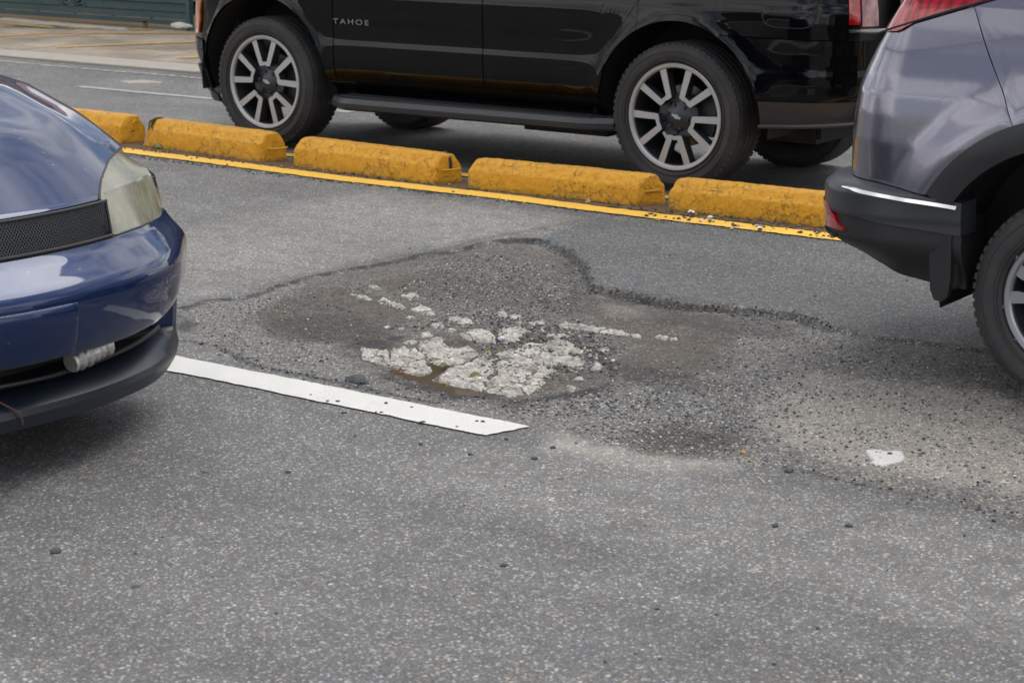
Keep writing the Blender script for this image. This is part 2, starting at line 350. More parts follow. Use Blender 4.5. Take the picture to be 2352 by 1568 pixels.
def ground_h(P):
    P = np.asarray(P, float)[..., :2]
    nz = fbm(P, 14, 3, 4)*.018+fbm(P, 50, 9, 3)*.008
    h = fbm(P, .8, 11, 3)*.006 + fbm(P, 9, 5, 4)*.0018 + vnoise(P, 70, 8)*.0008
    d1 = sdf(P, P_L1)+nz; e = pdist(P, P_edge)
    h = h - sstep(-.012, .012, d1)*(.009+.019*np.exp(-e/.45))
    h = h - sstep(-.02, .22, sdf(P, P_bowl)+nz)*.024
    dh = sdf(P, P_hole)+nz*.7
    h = h - sstep(-.008, .03, dh)*.022*(1+.25*fbm(P, 6, 21, 3))
    h = h + np.exp(-((pdist(P, seam_up)+nz)/.016)**2)*.004
    h = h - np.exp(-((sdf(P, MUD_SHADES[4][0]).clip(-9, 0))/.05)**2)*.006
    h = h + sstep(0, .1, sdf(P, P_L1))*(vnoise(P, 45, 31)*.0022+vnoise(P, 95, 32)*.0012)
    # broken rut beside the deep hole
    return h
def sink(poly):
    poly = np.asarray(poly); p = poly.copy()
    for _ in range(5): p = poly*(1-ground_h(p)/CH)[:, None]
    return p
TARS = [(sink(a), b_) for a, b_ in TARS]; MUD_SHADES_ = [(sink(a), b_) for a, b_ in MUD_SHADES]; PALE_DUST = [(sink(a), b_) for a, b_ in PALE_DUST]
fx = np.arange(-6.9, -1.3, .0095); fy = np.arange(4.55, 8.75, .0095)
gx = np.concatenate([-np.geomspace(60, 7.0, 70), fx, np.linspace(-1.2, 4, 50), np.geomspace(4.3, 40, 20)])
gy = np.concatenate([np.linspace(-12, 0, 10), np.linspace(.3, 4.5, 110), fy, np.linspace(8.78, 12.45, 110)])
X, Y = np.meshgrid(gx, gy, indexing='ij'); P = np.stack([X.ravel(), Y.ravel()], -1)
near = (P[:, 0] > -7.2) & (P[:, 0] < 1.5) & (P[:, 1] > 4.0) & (P[:, 1] < 9.0)
Z = fbm(P, .8, 11, 3)*.006+zfar(P[:, 1])
Z[near] = ground_h(P[near])
def blend(P, items, soft=.06, nsc=12):
    r = np.zeros(len(P)); nn = fbm(P, nsc, 77, 4)*.07
    for poly, a in items: r = np.maximum(r, a*sstep(-soft, soft, sdf(P, poly)+nn))
    return r
wear_shade = np.zeros((len(P), 3)); wear2 = np.zeros((len(P), 3)); Q = P[near]
nn = fbm(Q, 30, 41, 4)
inL1 = sstep(-.015, .015, sdf(Q, P_L1)+nn*.02)
wear_shade[near, 0] = blend(Q, MUD_SHADES_)
ed = np.maximum(np.exp(-((pdist(Q, seam_up)+nn*.016)/.013)**2)*1.0, np.exp(-(pdist(Q, seam_up2)/.03)**2)*.35)
ed = np.maximum(ed, np.exp(-((pdist(Q, P_edge)+nn*.03)/(.006+.011*(1+fbm(Q, 4, 91, 3))))**2)*np.clip(.70+.9*fbm(Q, 2.6, 92, 3), .2, 1)*np.interp(Q[:, 0], [-5.6, -4.5], [.45, 1]))
ed = np.maximum(ed, np.exp(-((pdist(Q, seam_lo)+nn*.012)/.022)**2)*.62*sstep(-.3, .4, fbm(Q, 6, 5, 2)+.25)); ed = np.maximum(ed, np.exp(-((pdist(Q, seam_lo2)+nn*.012)/.018)**2)*.75)
wear_shade[near, 1] = np.maximum(blend(Q, TARS, .04), ed)
wear_shade[near, 2] = np.maximum(inL1*(.75+.25*nn), .45*sstep(-.02, .02, sdf(Q, P_patch)+nn*.02))
wear2[near, 0] = sstep(-.02, .02, sdf(Q, P_patch)+nn*.02)
wear2[near, 1] = blend(Q, PALE_DUST, .09)
nxg, nyg = len(gx), len(gy)
ii = (np.arange(nxg-1)[:, None]*nyg+np.arange(nyg-1)[None, :]).ravel()
quads = np.stack([ii, ii+nyg, ii+nyg+1, ii+1], -1)
road = mesh('road', np.column_stack([P, Z]), quads, M_asph, colors={'wear_shade': np.clip(wear_shade, 0, 1), 'wear_shade2': np.clip(wear2, 0, 1)}); struct(road)

# --- the wide ground to the horizon
M_far = mat('far_ground', (.12, .115, .10), .9); t = NT(M_far); t.l(t.mix(t.noise(.4, 6), (.08, .08, .075), (.16, .15, .13)), 'Base Color')
g = mesh('ground', [(-900, -900, -.4), (900, -900, -.4), (900, 900, -.4), (-900, 900, -.4)], [(0, 1, 2, 3)], M_far); struct(g)

# --- painted lines: thin sheets with worn edges and pits
def line_mat(name, color, wear_amt=.5, crack=True, dirtc=(.12, .10, .08), yellow=False):
    m = mat(name, color, .62); t = NT(m); co = t.coord()
    c = t.mix(t.ramp(t.noise(6, 6, .65, co), [(.35, 0), (.8, .45)]), color, tuple(x*.72 for x in color))
    pit = t.ramp(t.noise(260, 3, .6, co), [(.60, 0), (.66, 1)]); pit2 = t.ramp(t.noise(55, 6, .7, co), [(.64, 0), (.70, 1)])
    c = t.mix(t.math('MULTIPLY', t.math('MAXIMUM', pit, pit2), wear_amt), c, dirtc)
    v = t.n('ShaderNodeTexVoronoi', {'Vector': t.n('ShaderNodeVectorMath', {0: co, 1: (1.0, 3.0, 1.0)}, operation='MULTIPLY').outputs[0], 'Scale': 3.5}, feature='DISTANCE_TO_EDGE')
    if crack: c = t.mix(t.ramp(v.outputs['Distance'], [(0, .5), (.006, 0)]), c, dirtc)
    t.l(c, 'Base Color'); t.l(t.bump(t.noise(220, 4, .6, co), .5, .002), 'Normal'); return m
M_white = line_mat('white_road_paint', (.66, .65, .615), .6, False, (.2, .19, .18)); M_yel = line_mat('yellow_road_paint', (.88, .52, .07), .38)
M_white_old = line_mat('old_white_paint', (.34, .34, .325), 1.0, False)
def stripe(name, x0, x1, y0, y1, m, skew0=0, skew1=0, dx=.02, jag=.004, lift=.004, zf=None, yoff=None, nj=30, torn=0):
    xs = np.arange(x0, x1+dx/2, dx); ts = np.linspace(0, 1, 9); V = []
    for i, x in enumerate(xs):
        a = y0+jag*vnoise(np.array([[x, 1.7]]), nj, 3)[0]; b = y1+jag*vnoise(np.array([[x, 5.3]]), nj, 4)[0]
        for k, tt in enumerate(ts):
            y = a+(b-a)*tt; xx = x
            if i == len(xs)-1: xx += skew1*tt + torn*vnoise(np.array([[y, 2.]]), 40, 5)[0]
            if i == 0: xx += skew0*tt
            if yoff is not None: y += yoff(x)
            V.append((xx, y))
    V = np.array(V); z = (zf(V) if zf else fbm(V, .8, 11, 3)*.006+zfar(V[:, 1]))+lift
    n = len(ts); F = [(i*n+k, (i+1)*n+k, (i+1)*n+k+1, i*n+k+1) for i in range(len(xs)-1) for k in range(n-1)]
    return mesh(name, np.column_stack([V, z]), F, m)
lab = lambda o, l, c: tag(o, l, c)
s = stripe('white_stripe', -9.5, -3.66, 4.975, 5.148, M_white, skew1=.05, jag=.003, zf=lambda v: np.maximum(ground_h(v), -.006), torn=.006, lift=.005); struct(s)
yo = lambda x: 0.012*math.sin(x*.9)
s = stripe('yellow_line', -22, 3, 8.672, 8.815, M_yel, yoff=lambda x: .021*(-5.7-x) if x < -5.7 else .0, zf=None, jag=.006, lift=.007); struct(s)
s = stripe('yellow_line', -22, 3, 9.24, 9.34, M_yel, jag=.005, lift=.0075); struct(s)
for a, b in ((-22.5, -19.5), (-17.5, -15.0), (-12.75, -9.75), (-7.2, -6.9), (-5.0, -2.0)): struct(stripe('lane_line', a, b, 11.50, 11.59, M_white_old, jag=.01))
struct(stripe('edge_line', -30, 4, 12.315, 12.34, M_white_old, jag=.012))

# --- dirty strip under the blocks
M_dirt = mat('median_dirt', (.1, .07, .05), .95); t = NT(M_dirt); co = t.coord()
t.l(t.mix(t.noise(40, 6, .7, co), (.045, .032, .024), (.20, .12, .055)), 'Base Color'); t.l(t.bump(t.noise(90, 5, .6, co), .8, .006), 'Normal')
struct(stripe('median_strip', -22, 3, 8.84, 9.155, M_dirt, yoff=lambda x: 0, jag=.012, lift=.0055, dx=.03))

# --- broken old concrete showing in the hole
M_conc = mat('old_concrete', (.5, .48, .44), .9, spec=.3); t = NT(M_conc); co = t.coord()
v = t.n('ShaderNodeTexVoronoi', {'Vector': co, 'Scale': 95.0}); sc_ = t.n('ShaderNodeSeparateColor', {0: v.outputs['Color']}).outputs[0]
stones = t.ramp(sc_, [(0, (.36, .34, .31)), (.5, (.44, .42, .385)), (.8, (.66, .60, .53)), (1, (.82, .80, .77))])
c = t.mix(t.ramp(t.noise(34, 7, .7, co), [(.35, .35), (.62, 1)]), (.46, .435, .39), stones)
c = t.mix(t.ramp(t.noise(11, 6, .6, co), [(.45, 0), (.64, .55)]), c, (.28, .26, .225)); c = t.mix(t.ramp(t.noise(120, 4, .7, co), [(.60, 0), (.68, .8)]), c, (.10, .09, .08))
wp = t.n('ShaderNodeVectorMath', {0: co, 1: t.n('ShaderNodeVectorMath', {0: t.n('ShaderNodeTexNoise', {'Vector': co, 'Scale': 14.0, 'Detail': 5.0}).outputs['Color'], 'Scale': .10}, operation='SCALE').outputs[0]}, operation='ADD').outputs[0]
ck = t.n('ShaderNodeTexVoronoi', {'Vector': wp, 'Scale': 4.6}, feature='DISTANCE_TO_EDGE'); ckm = t.ramp(ck.outputs['Distance'], [(0, 1), (.022, 0)])
c = t.mix(t.ramp(t.noise(16, 5, .7, co), [(.48, 0), (.62, .55)]), c, (.68, .66, .61)); c = t.mix(t.math('MULTIPLY', ckm, .7), c, (.10, .09, .075))
hh = t.math('ADD', t.noise(60, 8, .7, co), t.math('MULTIPLY', v.outputs['Distance'], -.5)); hh = t.math('ADD', hh, t.math('MULTIPLY', ckm, -.8))
t.l(c, 'Base Color'); t.l(t.bump(hh, 1.0, .010), 'Normal')
CH_ = [([(436, 662), (488, 640), (505, 700), (470, 706), (428, 688)], 0), ([(500, 622), (560, 606), (600, 612), (540, 636), (505, 640)], 0), ([(985, 650), (1040, 640), (1060, 662), (1000, 668)], 0), ([(1390, 625), (1470, 622), (1480, 640), (1400, 640)], 0), ([(325, 600), (345, 597), (430, 610), (485, 622), (492, 655), (440, 682), (400, 672), (345, 650)], -.05), ([(470, 695), (520, 655), (560, 632), (640, 606), (684, 640), (698, 690), (745, 738), (660, 757), (560, 742), (500, 718)], -.05),
       ([(700, 640), (760, 600), (850, 588), (940, 592), (988, 625), (975, 655), (900, 690), (820, 702), (748, 722), (712, 690)], -.05), ([(640, 580), (700, 563), (800, 548), (838, 570), (760, 592), (690, 612), (655, 605)], -.045),
       ([(880, 528), (990, 504), (1040, 515), (1092, 545), (1085, 572), (1010, 560), (900, 550)], -.04), ([(1098, 512), (1180, 494), (1262, 508), (1235, 540), (1190, 562), (1110, 566), (1100, 540)], -.04),
       ([(1185, 594), (1260, 560), (1330, 563), (1460, 573), (1605, 606), (1500, 617), (1380, 608), (1250, 612)], -.045), ([(1080, 642), (1150, 606), (1250, 614), (1380, 636), (1500, 652), (1600, 680), (1560, 718), (1450, 700), (1300, 704), (1200, 694), (1110, 676)], -.05),
       ([(725, 785), (770, 755), (830, 718), (900, 690), (1000, 668), (1062, 685), (1082, 740), (1025, 800), (1004, 842), (880, 822), (790, 800)], -.055), ([(1075, 690), (1250, 706), (1400, 718), (1455, 740), (1340, 768), (1358, 800), (1290, 855), (1180, 876), (1020, 845), (1036, 800), (1097, 745)], -.055),
       ([(1432, 482), (1460, 465), (1600, 488), (1700, 506), (1690, 526), (1560, 508), (1450, 494)], -.025), ([(1705, 506), (1890, 533), (1885, 546), (1700, 528)], -.025), ([(1958, 541), (2092, 551), (2088, 563), (1972, 554)], -.02), ([(1078, 416), (1120, 409), (1150, 425), (1130, 436), (1095, 430)], -.02),
       ([(1150, 430), (1180, 424), (1218, 434), (1214, 447), (1165, 447)], -.02), ([(1252, 465), (1320, 454), (1362, 462), (1350, 481), (1290, 484)], -.02), ([(815, 440), (870, 433), (930, 449), (972, 468), (900, 474), (845, 458)], -.02), ([(612, 396), (670, 378), (752, 402), (750, 422), (700, 424), (640, 409)], -.02),
       ([(408, 345), (470, 338), (530, 358), (592, 381), (570, 394), (500, 377), (430, 356)], -.02), ([(562, 318), (610, 307), (662, 320), (610, 328)], -.02), ([(383, 268), (420, 261), (457, 275), (430, 286)], -.015), ([(280, 305), (350, 318), (402, 334), (380, 341), (300, 323)], -.015),
       ([(1362, 536), (1420, 524), (1492, 540), (1400, 550)], -.035), ([(1605, 702), (1650, 688), (1684, 705), (1640, 730)], -.045), ([(1460, 822), (1500, 815), (1545, 832), (1500, 843)], -.045), ([(545, 497), (575, 495), (578, 505), (550, 506)], -.02), ([(465, 484), (500, 480), (506, 490), (475, 492)], -.02),
       ([(1190, 470), (1235, 468), (1238, 480), (1195, 480)], -.02), ([(1580, 640), (1640, 634), (1645, 644), (1590, 650)], -.04), ([(1655, 615), (1720, 612), (1725, 624), (1660, 626)], -.04), ([(1520, 770), (1560, 765), (1570, 780), (1530, 784)], -.045), ([(590, 436), (640, 432), (645, 441), (600, 443)], -.02),
       ([(715, 483), (790, 478), (800, 494), (730, 497)], -.03), ([(800, 508), (850, 500), (880, 510), (830, 520)], -.035), ([(660, 530), (720, 524), (735, 538), (680, 546)], -.035), ([(570, 575), (620, 560), (640, 572), (600, 590)], -.045)]
chunk_polys = []
def Gz(pts, up=.006):
    Q_ = Gp(pts)
    for _ in range(6): hz = ground_h(Q_)*.6+.4*ground_h(Q_.mean(0, keepdims=True))+up; Q_ = np.array([G(u, v, z_)[:2] for (u, v), z_ in zip(pts, hz)])
    return Q_
for k, (pp, zz) in enumerate(CH_):
    poly = Gz(c6(pp)); chunk_polys.append(poly)
    lo = poly.min(0)-.03; hi = poly.max(0)+.03; size = (hi-lo).max(); st = .005 if size > .3 else .0032
    ax = np.arange(lo[0], hi[0], st); ay = np.arange(lo[1], hi[1], st); XX, YY = np.meshgrid(ax, ay, indexing='ij'); PP = np.stack([XX.ravel(), YY.ravel()], -1)
    big_ = size > .25
    d = sdf(PP, poly)+fbm(PP, 22, k+50, 4)*(.014 if big_ else .008)+.004+fbm(PP, 80, k+90, 2)*.006
    thick = .011 if big_ else .009; soft = .022 if big_ else .015
    base = ground_h(PP)
    crk = np.abs(fbm(PP, 7 if big_ else 20, k+130, 3)); crack = np.exp(-(crk/.026)**2)*(.015 if big_ else .003)+np.exp(-(np.abs(fbm(PP, 13, k+170, 3))/.02)**2)*(.008 if big_ else 0)
    z = base-.012+(thick+.012)*np.sqrt(np.clip(d/soft, 0, 1))*(1+.22*fbm(PP, 16, k+7, 3))+fbm(PP, 14, k+33, 3)*.008+fbm(PP, 50, k+3, 3)*.009+vnoise(PP, 150, k)*.0022-crack
    z = np.where(d <= 0, base-.012, z)
    n1, n2 = len(ax), len(ay); D = (d > -.002).reshape(n1, n2); I = (np.arange(n1-1)[:, None]*n2+np.arange(n2-1)[None, :])
    keep = D[:-1, :-1] | D[1:, :-1] | D[1:, 1:] | D[:-1, 1:]; i0 = I[keep]
    F = np.stack([i0, i0+n2, i0+n2+1, i0+1], -1)
    if len(F) == 0: continue
    used, inv = np.unique(F, return_inverse=True); F = inv.reshape(F.shape)
    mesh('concrete_piece', np.column_stack([PP, z])[used], F, M_conc, parent=road)

# muddy water in the low corner of the hole
M_water = mat('muddy_water', (.115, .082, .05), .06, 0, 1); 
pud = Gz(c6([(535, 742), (600, 738), (700, 722), (745, 700), (800, 712), (820, 725), (770, 755), (740, 782), (800, 812), (900, 836), (1000, 852), (980, 868), (850, 862), (720, 840), (600, 800), (520, 762)]), 0)
lo_, hi_ = pud.min(0), pud.max(0); gq = np.stack(np.meshgrid(np.linspace(lo_[0], hi_[0], 40), np.linspace(lo_[1], hi_[1], 40)), -1).reshape(-1, 2); gq = gq[sdf(gq, pud) > .01]
wz = float(np.percentile(ground_h(gq), 70))+.002; pud = pud.mean(0)+(pud-pud.mean(0))*1.16
cen = pud.mean(0); vv = [(x, y, wz) for x, y in pud]
pw = mesh('puddle', vv, [tuple(range(len(pud)))], M_water, smooth=False); struct(pw)

# ------------------------------------------------------------------ loose stones
phi = (1+5**.5)/2
ICO = np.array([(-1, phi, 0), (1, phi, 0), (-1, -phi, 0), (1, -phi, 0), (0, -1, phi), (0, 1, phi), (0, -1, -phi), (0, 1, -phi), (phi, 0, -1), (phi, 0, 1), (-phi, 0, -1), (-phi, 0, 1)])/math.sqrt(1+phi*phi)
ICF = np.array([(0, 11, 5), (0, 5, 1), (0, 1, 7), (0, 7, 10), (0, 10, 11), (1, 5, 9), (5, 11, 4), (11, 10, 2), (10, 7, 6), (7, 1, 8), (3, 9, 4), (3, 4, 2), (3, 2, 6), (3, 6, 8), (3, 8, 9), (4, 9, 5), (2, 4, 11), (6, 2, 10), (8, 6, 7), (9, 8, 1)])
M_stone = mat('loose_stone', (.1, .1, .1), .8, spec=.4); t = NT(M_stone); t.l(t.mix(.35, t.attr('tint'), t.mix(1.0, t.attr('tint'), t.ramp(t.noise(300, 4, .6), [(.3, .5), (.7, 1.6)]), 'MULTIPLY')), 'Base Color')
def scatter(name, P, rmin, rmax, palette, lift=.25, zextra=None):
    n = len(P); r = rng.uniform(0, 1, n)**2*(rmax-rmin)+rmin
    V = ICO[None]*(1+rng.uniform(-.22, .22, (n, 12, 1)))*(r[:, None, None]*np.stack([rng.uniform(.8, 1.25, n), rng.uniform(.7, 1.1, n), rng.uniform(.45, .8, n)], -1)[:, None, :])
    a = rng.uniform(0, 6.28, n); ca, sa = np.cos(a)[:, None], np.sin(a)[:, None]
    V = np.stack([V[..., 0]*ca-V[..., 1]*sa, V[..., 0]*sa+V[..., 1]*ca, V[..., 2]], -1)
    z = ground_h(P)+r*lift+(zextra if zextra is not None else 0)
    V = V+np.column_stack([P, z])[:, None, :]
    F = ICF[None]+12*np.arange(n)[:, None, None]
    col = np.array(palette)[rng.integers(0, len(palette), n)]*rng.uniform(.75, 1.3, (n, 1))
    return mesh(name, V.reshape(-1, 3), F.reshape(-1, 3), M_stone, smooth=False, colors={'tint': np.repeat(col, 12, 0)})
def pts_in(poly, dens, soft=.05):
    lo, hi = poly.min(0)-.1, poly.max(0)+.1; n = int((hi-lo).prod()*dens); P = rng.uniform(lo, hi, (n, 2))
    d = sdf(P, poly)+fbm(P, 8, 61, 3)*.09
    return P[rng.uniform(0, 1, n) < sstep(-soft, soft*1.5, d)]
DK = [(.045, .05, .058), (.06, .065, .072), (.09, .095, .10), (.13, .135, .14), (.07, .065, .06), (.035, .036, .04), (.10, .11, .125)]
MX = DK+[(.18, .18, .18), (.26, .25, .24), (.34, .31, .28), (.45, .43, .41), (.17, .14, .11), (.15, .17, .185)]
LT = MX+[(.30, .30, .31), (.24, .25, .27), (.2, .21, .22), (.5, .49, .47)]
sets = []; EDG = [(.03, .032, .035), (.05, .053, .058), (.075, .075, .078), (.16, .15, .14)]
R_bowl = Gp(c6([(500, 330), (640, 250), (800, 160), (1000, 130), (1300, 180), (1480, 260), (1600, 350), (1500, 470), (1350, 500), (1000, 510), (820, 480), (640, 420)]), -.03)
R_hole = Gp(c6([(560, 570), (700, 530), (900, 500), (1300, 490), (1600, 560), (1760, 640), (1760, 760), (1560, 850), (1200, 890), (1060, 860), (1000, 840), (1060, 700), (1000, 640), (850, 570), (640, 590)]), -.05)
R_lip = Gp(c6([(500, 790), (620, 830), (900, 880), (1200, 905), (1500, 870), (1760, 830), (1900, 900), (1900, 1000), (1500, 1010), (1150, 985), (850, 920), (620, 880)]))
R_mound = Gp([(1330, 985), (1420, 930), (1520, 900), (1640, 930), (1745, 985), (1740, 1030), (1620, 1050), (1480, 1042), (1370, 1015)])
R_mid = Gp([(1300, 900), (1460, 850), (1650, 820), (1800, 860), (1850, 950), (1720, 990), (1500, 960), (1330, 950)])
R_right = Gp([(1700, 720), (1900, 760), (2300, 840), (2500, 950), (2352, 1170), (2000, 1090), (1700, 1040), (1600, 900)])
R_left = Gp([(430, 710), (640, 665), (830, 640), (900, 800), (800, 860), (640, 840), (500, 790)])
R_bowl, R_hole, R_lip, R_mound, R_mid = [sink(Gp_) for Gp_ in (R_bowl, R_hole, R_lip, R_mound, R_mid)]
onc = lambda P: np.max([sdf(P, p) for p in chunk_polys], 0)
gr = []
for poly, dens, r0, r1_, pal in ((R_bowl, 3000, .003, .0062, LT), (R_hole, 3600, .0035, .0085, MX), (R_lip, 2400, .003, .007, MX), (R_mound, 3600, .003, .0062, LT), (R_mid, 1500, .003, .006, LT), (R_right, 900, .003, .0065, MX), (R_left, 650, .003, .006, MX)):
    Pq = pts_in(poly, dens); dd = onc(Pq); k = (dd < .008) | (rng.uniform(0, 1, len(Pq)) < .22); Pq = Pq[k]; dd = dd[k]
    gr.append(tag(scatter('loose_gravel', Pq, r0, r1_, pal, .3, np.where(dd > .008, .024, 0)), kind='stuff'))
for line_, dens_, sg_ in ((P_edge, 380, .022), (seam_lo2, 220, .025), (seam_lo, 120, .035)):
    k_ = rng.integers(0, len(line_)-1, dens_); f_ = rng.uniform(0, 1, (dens_, 1)); Pq = line_[k_]*(1-f_)+line_[k_+1]*f_+rng.normal(0, sg_, (dens_, 2)); gr.append(tag(scatter('loose_gravel', Pq[Pq[:, 0] < 3], .003, .008, EDG, .3), kind='stuff'))
nx_ = 1500; xs_ = rng.uniform(-9.2, -1.8, nx_); ys_ = 8.70-np.abs(rng.normal(0, .035, nx_))+rng.uniform(0, .02, nx_); gr.append(tag(scatter('loose_gravel', np.column_stack([xs_, ys_]), .0035, .009, DK+[(.35, .33, .31)], .35), kind='stuff'))
xs_ = rng.uniform(-5.4, -2, 260); gr.append(tag(scatter('loose_gravel', np.column_stack([xs_, rng.uniform(8.7, 8.9, 260)]), .004, .013, DK+[(.7, .69, .66)], .35, .006), kind='stuff'))
xs_ = rng.uniform(-10, -2, 900); gr.append(tag(scatter('loose_gravel', np.column_stack([xs_, rng.uniform(8.85, 8.94, 900)]), .003, .010, DK+[(.2, .13, .07), (.5, .3, .06)], .35, .006), kind='stuff'))
n_ = 240; Pq = np.column_stack([rng.uniform(-6, -1, n_), rng.uniform(3.2, 8.6, n_)]); gr.append(tag(scatter('loose_gravel', Pq, .0025, .007, DK, .35), kind='stuff'))
for i, gk in enumerate(gr): gk['label'] = 'scattered small stones and asphalt crumbs around the hole and along the yellow line'; gk['category'] = 'gravel'

# ------------------------------------------------------------------ far side: driveway, gate, house
M_drive = mat('driveway_concrete', (.34, .29, .23), .8); t = NT(M_drive); co = t.coord()
c = t.mix(t.ramp(t.noise(1.6, 8, .65, co), [(.3, 0), (.7, 1)]), (.20, .160, .115), (.40, .33, .26))
c = t.mix(t.ramp(t.noise(14, 7, .7, co), [(.4, 0), (.7, .6)]), c, (.19, .155, .12)); t.l(c, 'Base Color'); t.l(t.ramp(t.noise(.9, 5, .6, co), [(.45, .35), (.6, .85)]), 'Roughness'); t.l(t.bump(t.noise(70, 6, .6, co), .5, .004), 'Normal')
M_wet = mat('wet_concrete', (.11, .075, .045), .2); t = NT(M_wet); co = t.coord(); t.l(t.mix(t.noise(5, 7, .7, co), (.07, .05, .032), (.20, .15, .10)), 'Base Color')
M_kerbc = mat('pale_concrete', (.44, .42, .38), .85); t = NT(M_kerbc); co = t.coord(); t.l(t.mix(t.noise(5, 8, .7, co), (.24, .215, .18), (.40, .37, .325)), 'Base Color'); t.l(t.bump(t.noise(60, 6, .6, co), .5, .004), 'Normal')
dr = MB(); dr.box(-60, 40, 12.95, 17.2, -.3, .004); drive = dr.build('driveway', M_wet, smooth=False); struct(drive)
# slabs with open joints
xsl = [-60, -30, -24, -21.5, -20.2, -18.9, -17.7, -16.4, -15.1, -13.8, -12.4, -10.8, -8, -4, 0, 10, 40]; ysl = [12.96, 13.75, 14.75, 15.42]
for j in range(3):
    off = (.0, .55, -.3)[j]
    for i in range(len(xsl)-1):
        a, b = xsl[i]+off, xsl[i+1]+off-.018
        m = MB(); m.box(a, b, ysl[j]+.008, ysl[j+1]-.008, -.05, .016+.004*random.random()); m.build('slab', M_drive, drive, smooth=False)
m = MB(); x = -40
while x < 20:
    k = MB(); L_ = 2.4+random.random()*.8; k.box(x+.008, x+L_-.008, 12.47, 12.945, -.1, .018, bev=.006); k.build('kerb_slab', M_kerbc, drive, smooth=False); x += L_
# broken lip of pale concrete before the gate
def lump(name, pts, m, thick, z0, parent=None, k=1, soft=.05):
    poly = np.array(pts); lo = poly.min(0)-.05; hi = poly.max(0)+.05; st = max((hi-lo).max()/90, .006)
    ax = np.arange(lo[0], hi[0], st); ay = np.arange(lo[1], hi[1], st/1.2); XX, YY = np.meshgrid(ax, ay, indexing='ij'); PP = np.stack([XX.ravel(), YY.ravel()], -1)
    d = sdf(PP, poly)+fbm(PP, 9, k, 4)*.05; z = np.where(d < 0, z0-.02, z0+thick*np.sqrt(np.clip(d/soft, 0, 1))+fbm(PP, 20, k, 3)*thick*.3)
    n1, n2 = len(ax), len(ay); D = (d > -.004).reshape(n1, n2); I = (np.arange(n1-1)[:, None]*n2+np.arange(n2-1)[None, :]); i0 = I[D[:-1, :-1] | D[1:, :-1] | D[1:, 1:] | D[:-1, 1:]]
    F = np.stack([i0, i0+n2, i0+n2+1, i0+1], -1); used, inv = np.unique(F, return_inverse=True)
    return mesh(name, np.column_stack([PP, z])[used], inv.reshape(F.shape), m, parent=parent)
lump('concrete_piece', Gp([(0, 40), (60, 46), (130, 52), (200, 58), (300, 66), (300, 70), (180, 63), (100, 56), (0, 46)], .02), M_kerbc, .018, .016, drive, 5)
lump('wet_patch', Gp([(0, 62), (60, 56), (140, 57), (200, 63), (170, 68), (90, 66)], .02), M_wet, .004, .017, drive, 9)
for q, (a, b) in enumerate([([(277, 187), (330, 182), (372, 184), (368, 190), (300, 190)], 1), ([(376, 185), (418, 186), (424, 192), (374, 190)], 2), ([(430, 188), (480, 191), (560, 200), (480, 196), (430, 194)], 3), ([(372, 168), (420, 165), (470, 168), (520, 175), (440, 172)], 4)]):
    lump('concrete_piece', Gp(a, -.045), M_kerbc, .010, -.052 if q < 3 else -.045, road, q+20, .02)
M_yelold = line_mat('old_yellow_paint', (.62, .36, .05), .8)
def gline(p, q, wd, z):
    a, b = Gp([p, q], z); d = (b-a)/np.linalg.norm(b-a); n = np.array([-d[1], d[0]])*wd/2; N = 24; V = []
    for i in range(N+1):
        c = a+(b-a)*i/N
        for s_ in (-1, 1): cc = c+n*s_*(1+.35*random.uniform(-1, 1)); V.append((cc[0], cc[1], z+.005))
    struct(mesh('painted_line', V, [(2*i, 2*i+1, 2*i+3, 2*i+2) for i in range(N)], M_yelold, smooth=False))
for p, q in (((-60, 88), (115, 76.5)), ((125, 76.8), (470, 77.5)), ((-20, 52), (123, 64)), ((157, 64.5), (232, 66)), ((300, 69.0), (352, 69)), ((130, 109), (500, 95)), ((408, 134), (520, 131))): gline(p, q, .07, .021)

M_gate = paint('green_gate_paint', (.018, .058, .062), .5, dirt=.35, coat=.15, dust=(.10, .12, .11)); M_rust = plastic('rusty_metal', (.13, .06, .035), .8)
def gate(x0, x1, label, sun=None):
    g = empty('metal_gate', ((x0+x1)/2, 15.8, 0), label, 'gate', 'green metal gate leaves along the driveway'); ox = (x0+x1)/2
    z = .032; hs = [.052, .066, .083, .083]; k = 0
    while z < 1.9:
        h = hs[min(k, 3)]
        segs = [(x0+.05, x1-.05)]
        if sun and .165 < z+h and z < sun+.42 and k >= 2: segs = [(x0+.05, -17.68), (-17.26, x1-.05)]
        if k in (2, 3, 4) and sun: hh = h-.006
        for a, b in segs: m = MB(); m.box(a-ox, b-ox, -.012, .012, z, z+h, bev=.003); m.build('plank', M_gate, g, smooth=False)
        if k >= 2 and sun:   # raised moulding along the plank
            a, b = segs[-1]; m = MB(); m.box(a-ox, b-ox, -.022, -.013, z+h*.86, z+h*.98); m.build('moulding', M_gate, g, smooth=False)
        z += h+.011; k += 1
    for a in (x0, x1-.05):
        m = MB(); m.box(a-ox, a-ox+.048, -.02, .02, .03, 1.92); m.build('stile', M_gate, g, smooth=False)
    for a in np.arange(x0+.55, x1-.3, .62):
        m = MB(); m.box(a-ox, a-ox+.03, .014, .03, .04, 1.9); m.build('brace', M_gate, g, smooth=False)
    for a in (x0+.9, x1-.72):
        m = MB(); m.lathe_y([(.0, -.012), (.032, -.012), (.036, -.006), (.036, .006), (.032, .012), (0, .012)], 20, (a-ox, 0, .036)); m.build('roller', M_rust, g)
        m = MB(); m.box(a-ox-.02, a-ox+.02, -.018, .018, .052, .075); m.build('roller_bracket', M_rust, g, smooth=False)
    return g, ox
g1, ox = gate(-19.9, -15.60, 'dark green plank gate with a sunburst ornament, left of the green post', .19)
m = MB(); cx, cz = -17.469-ox, .175
a_ = np.linspace(math.radians(2), math.radians(178), 30)
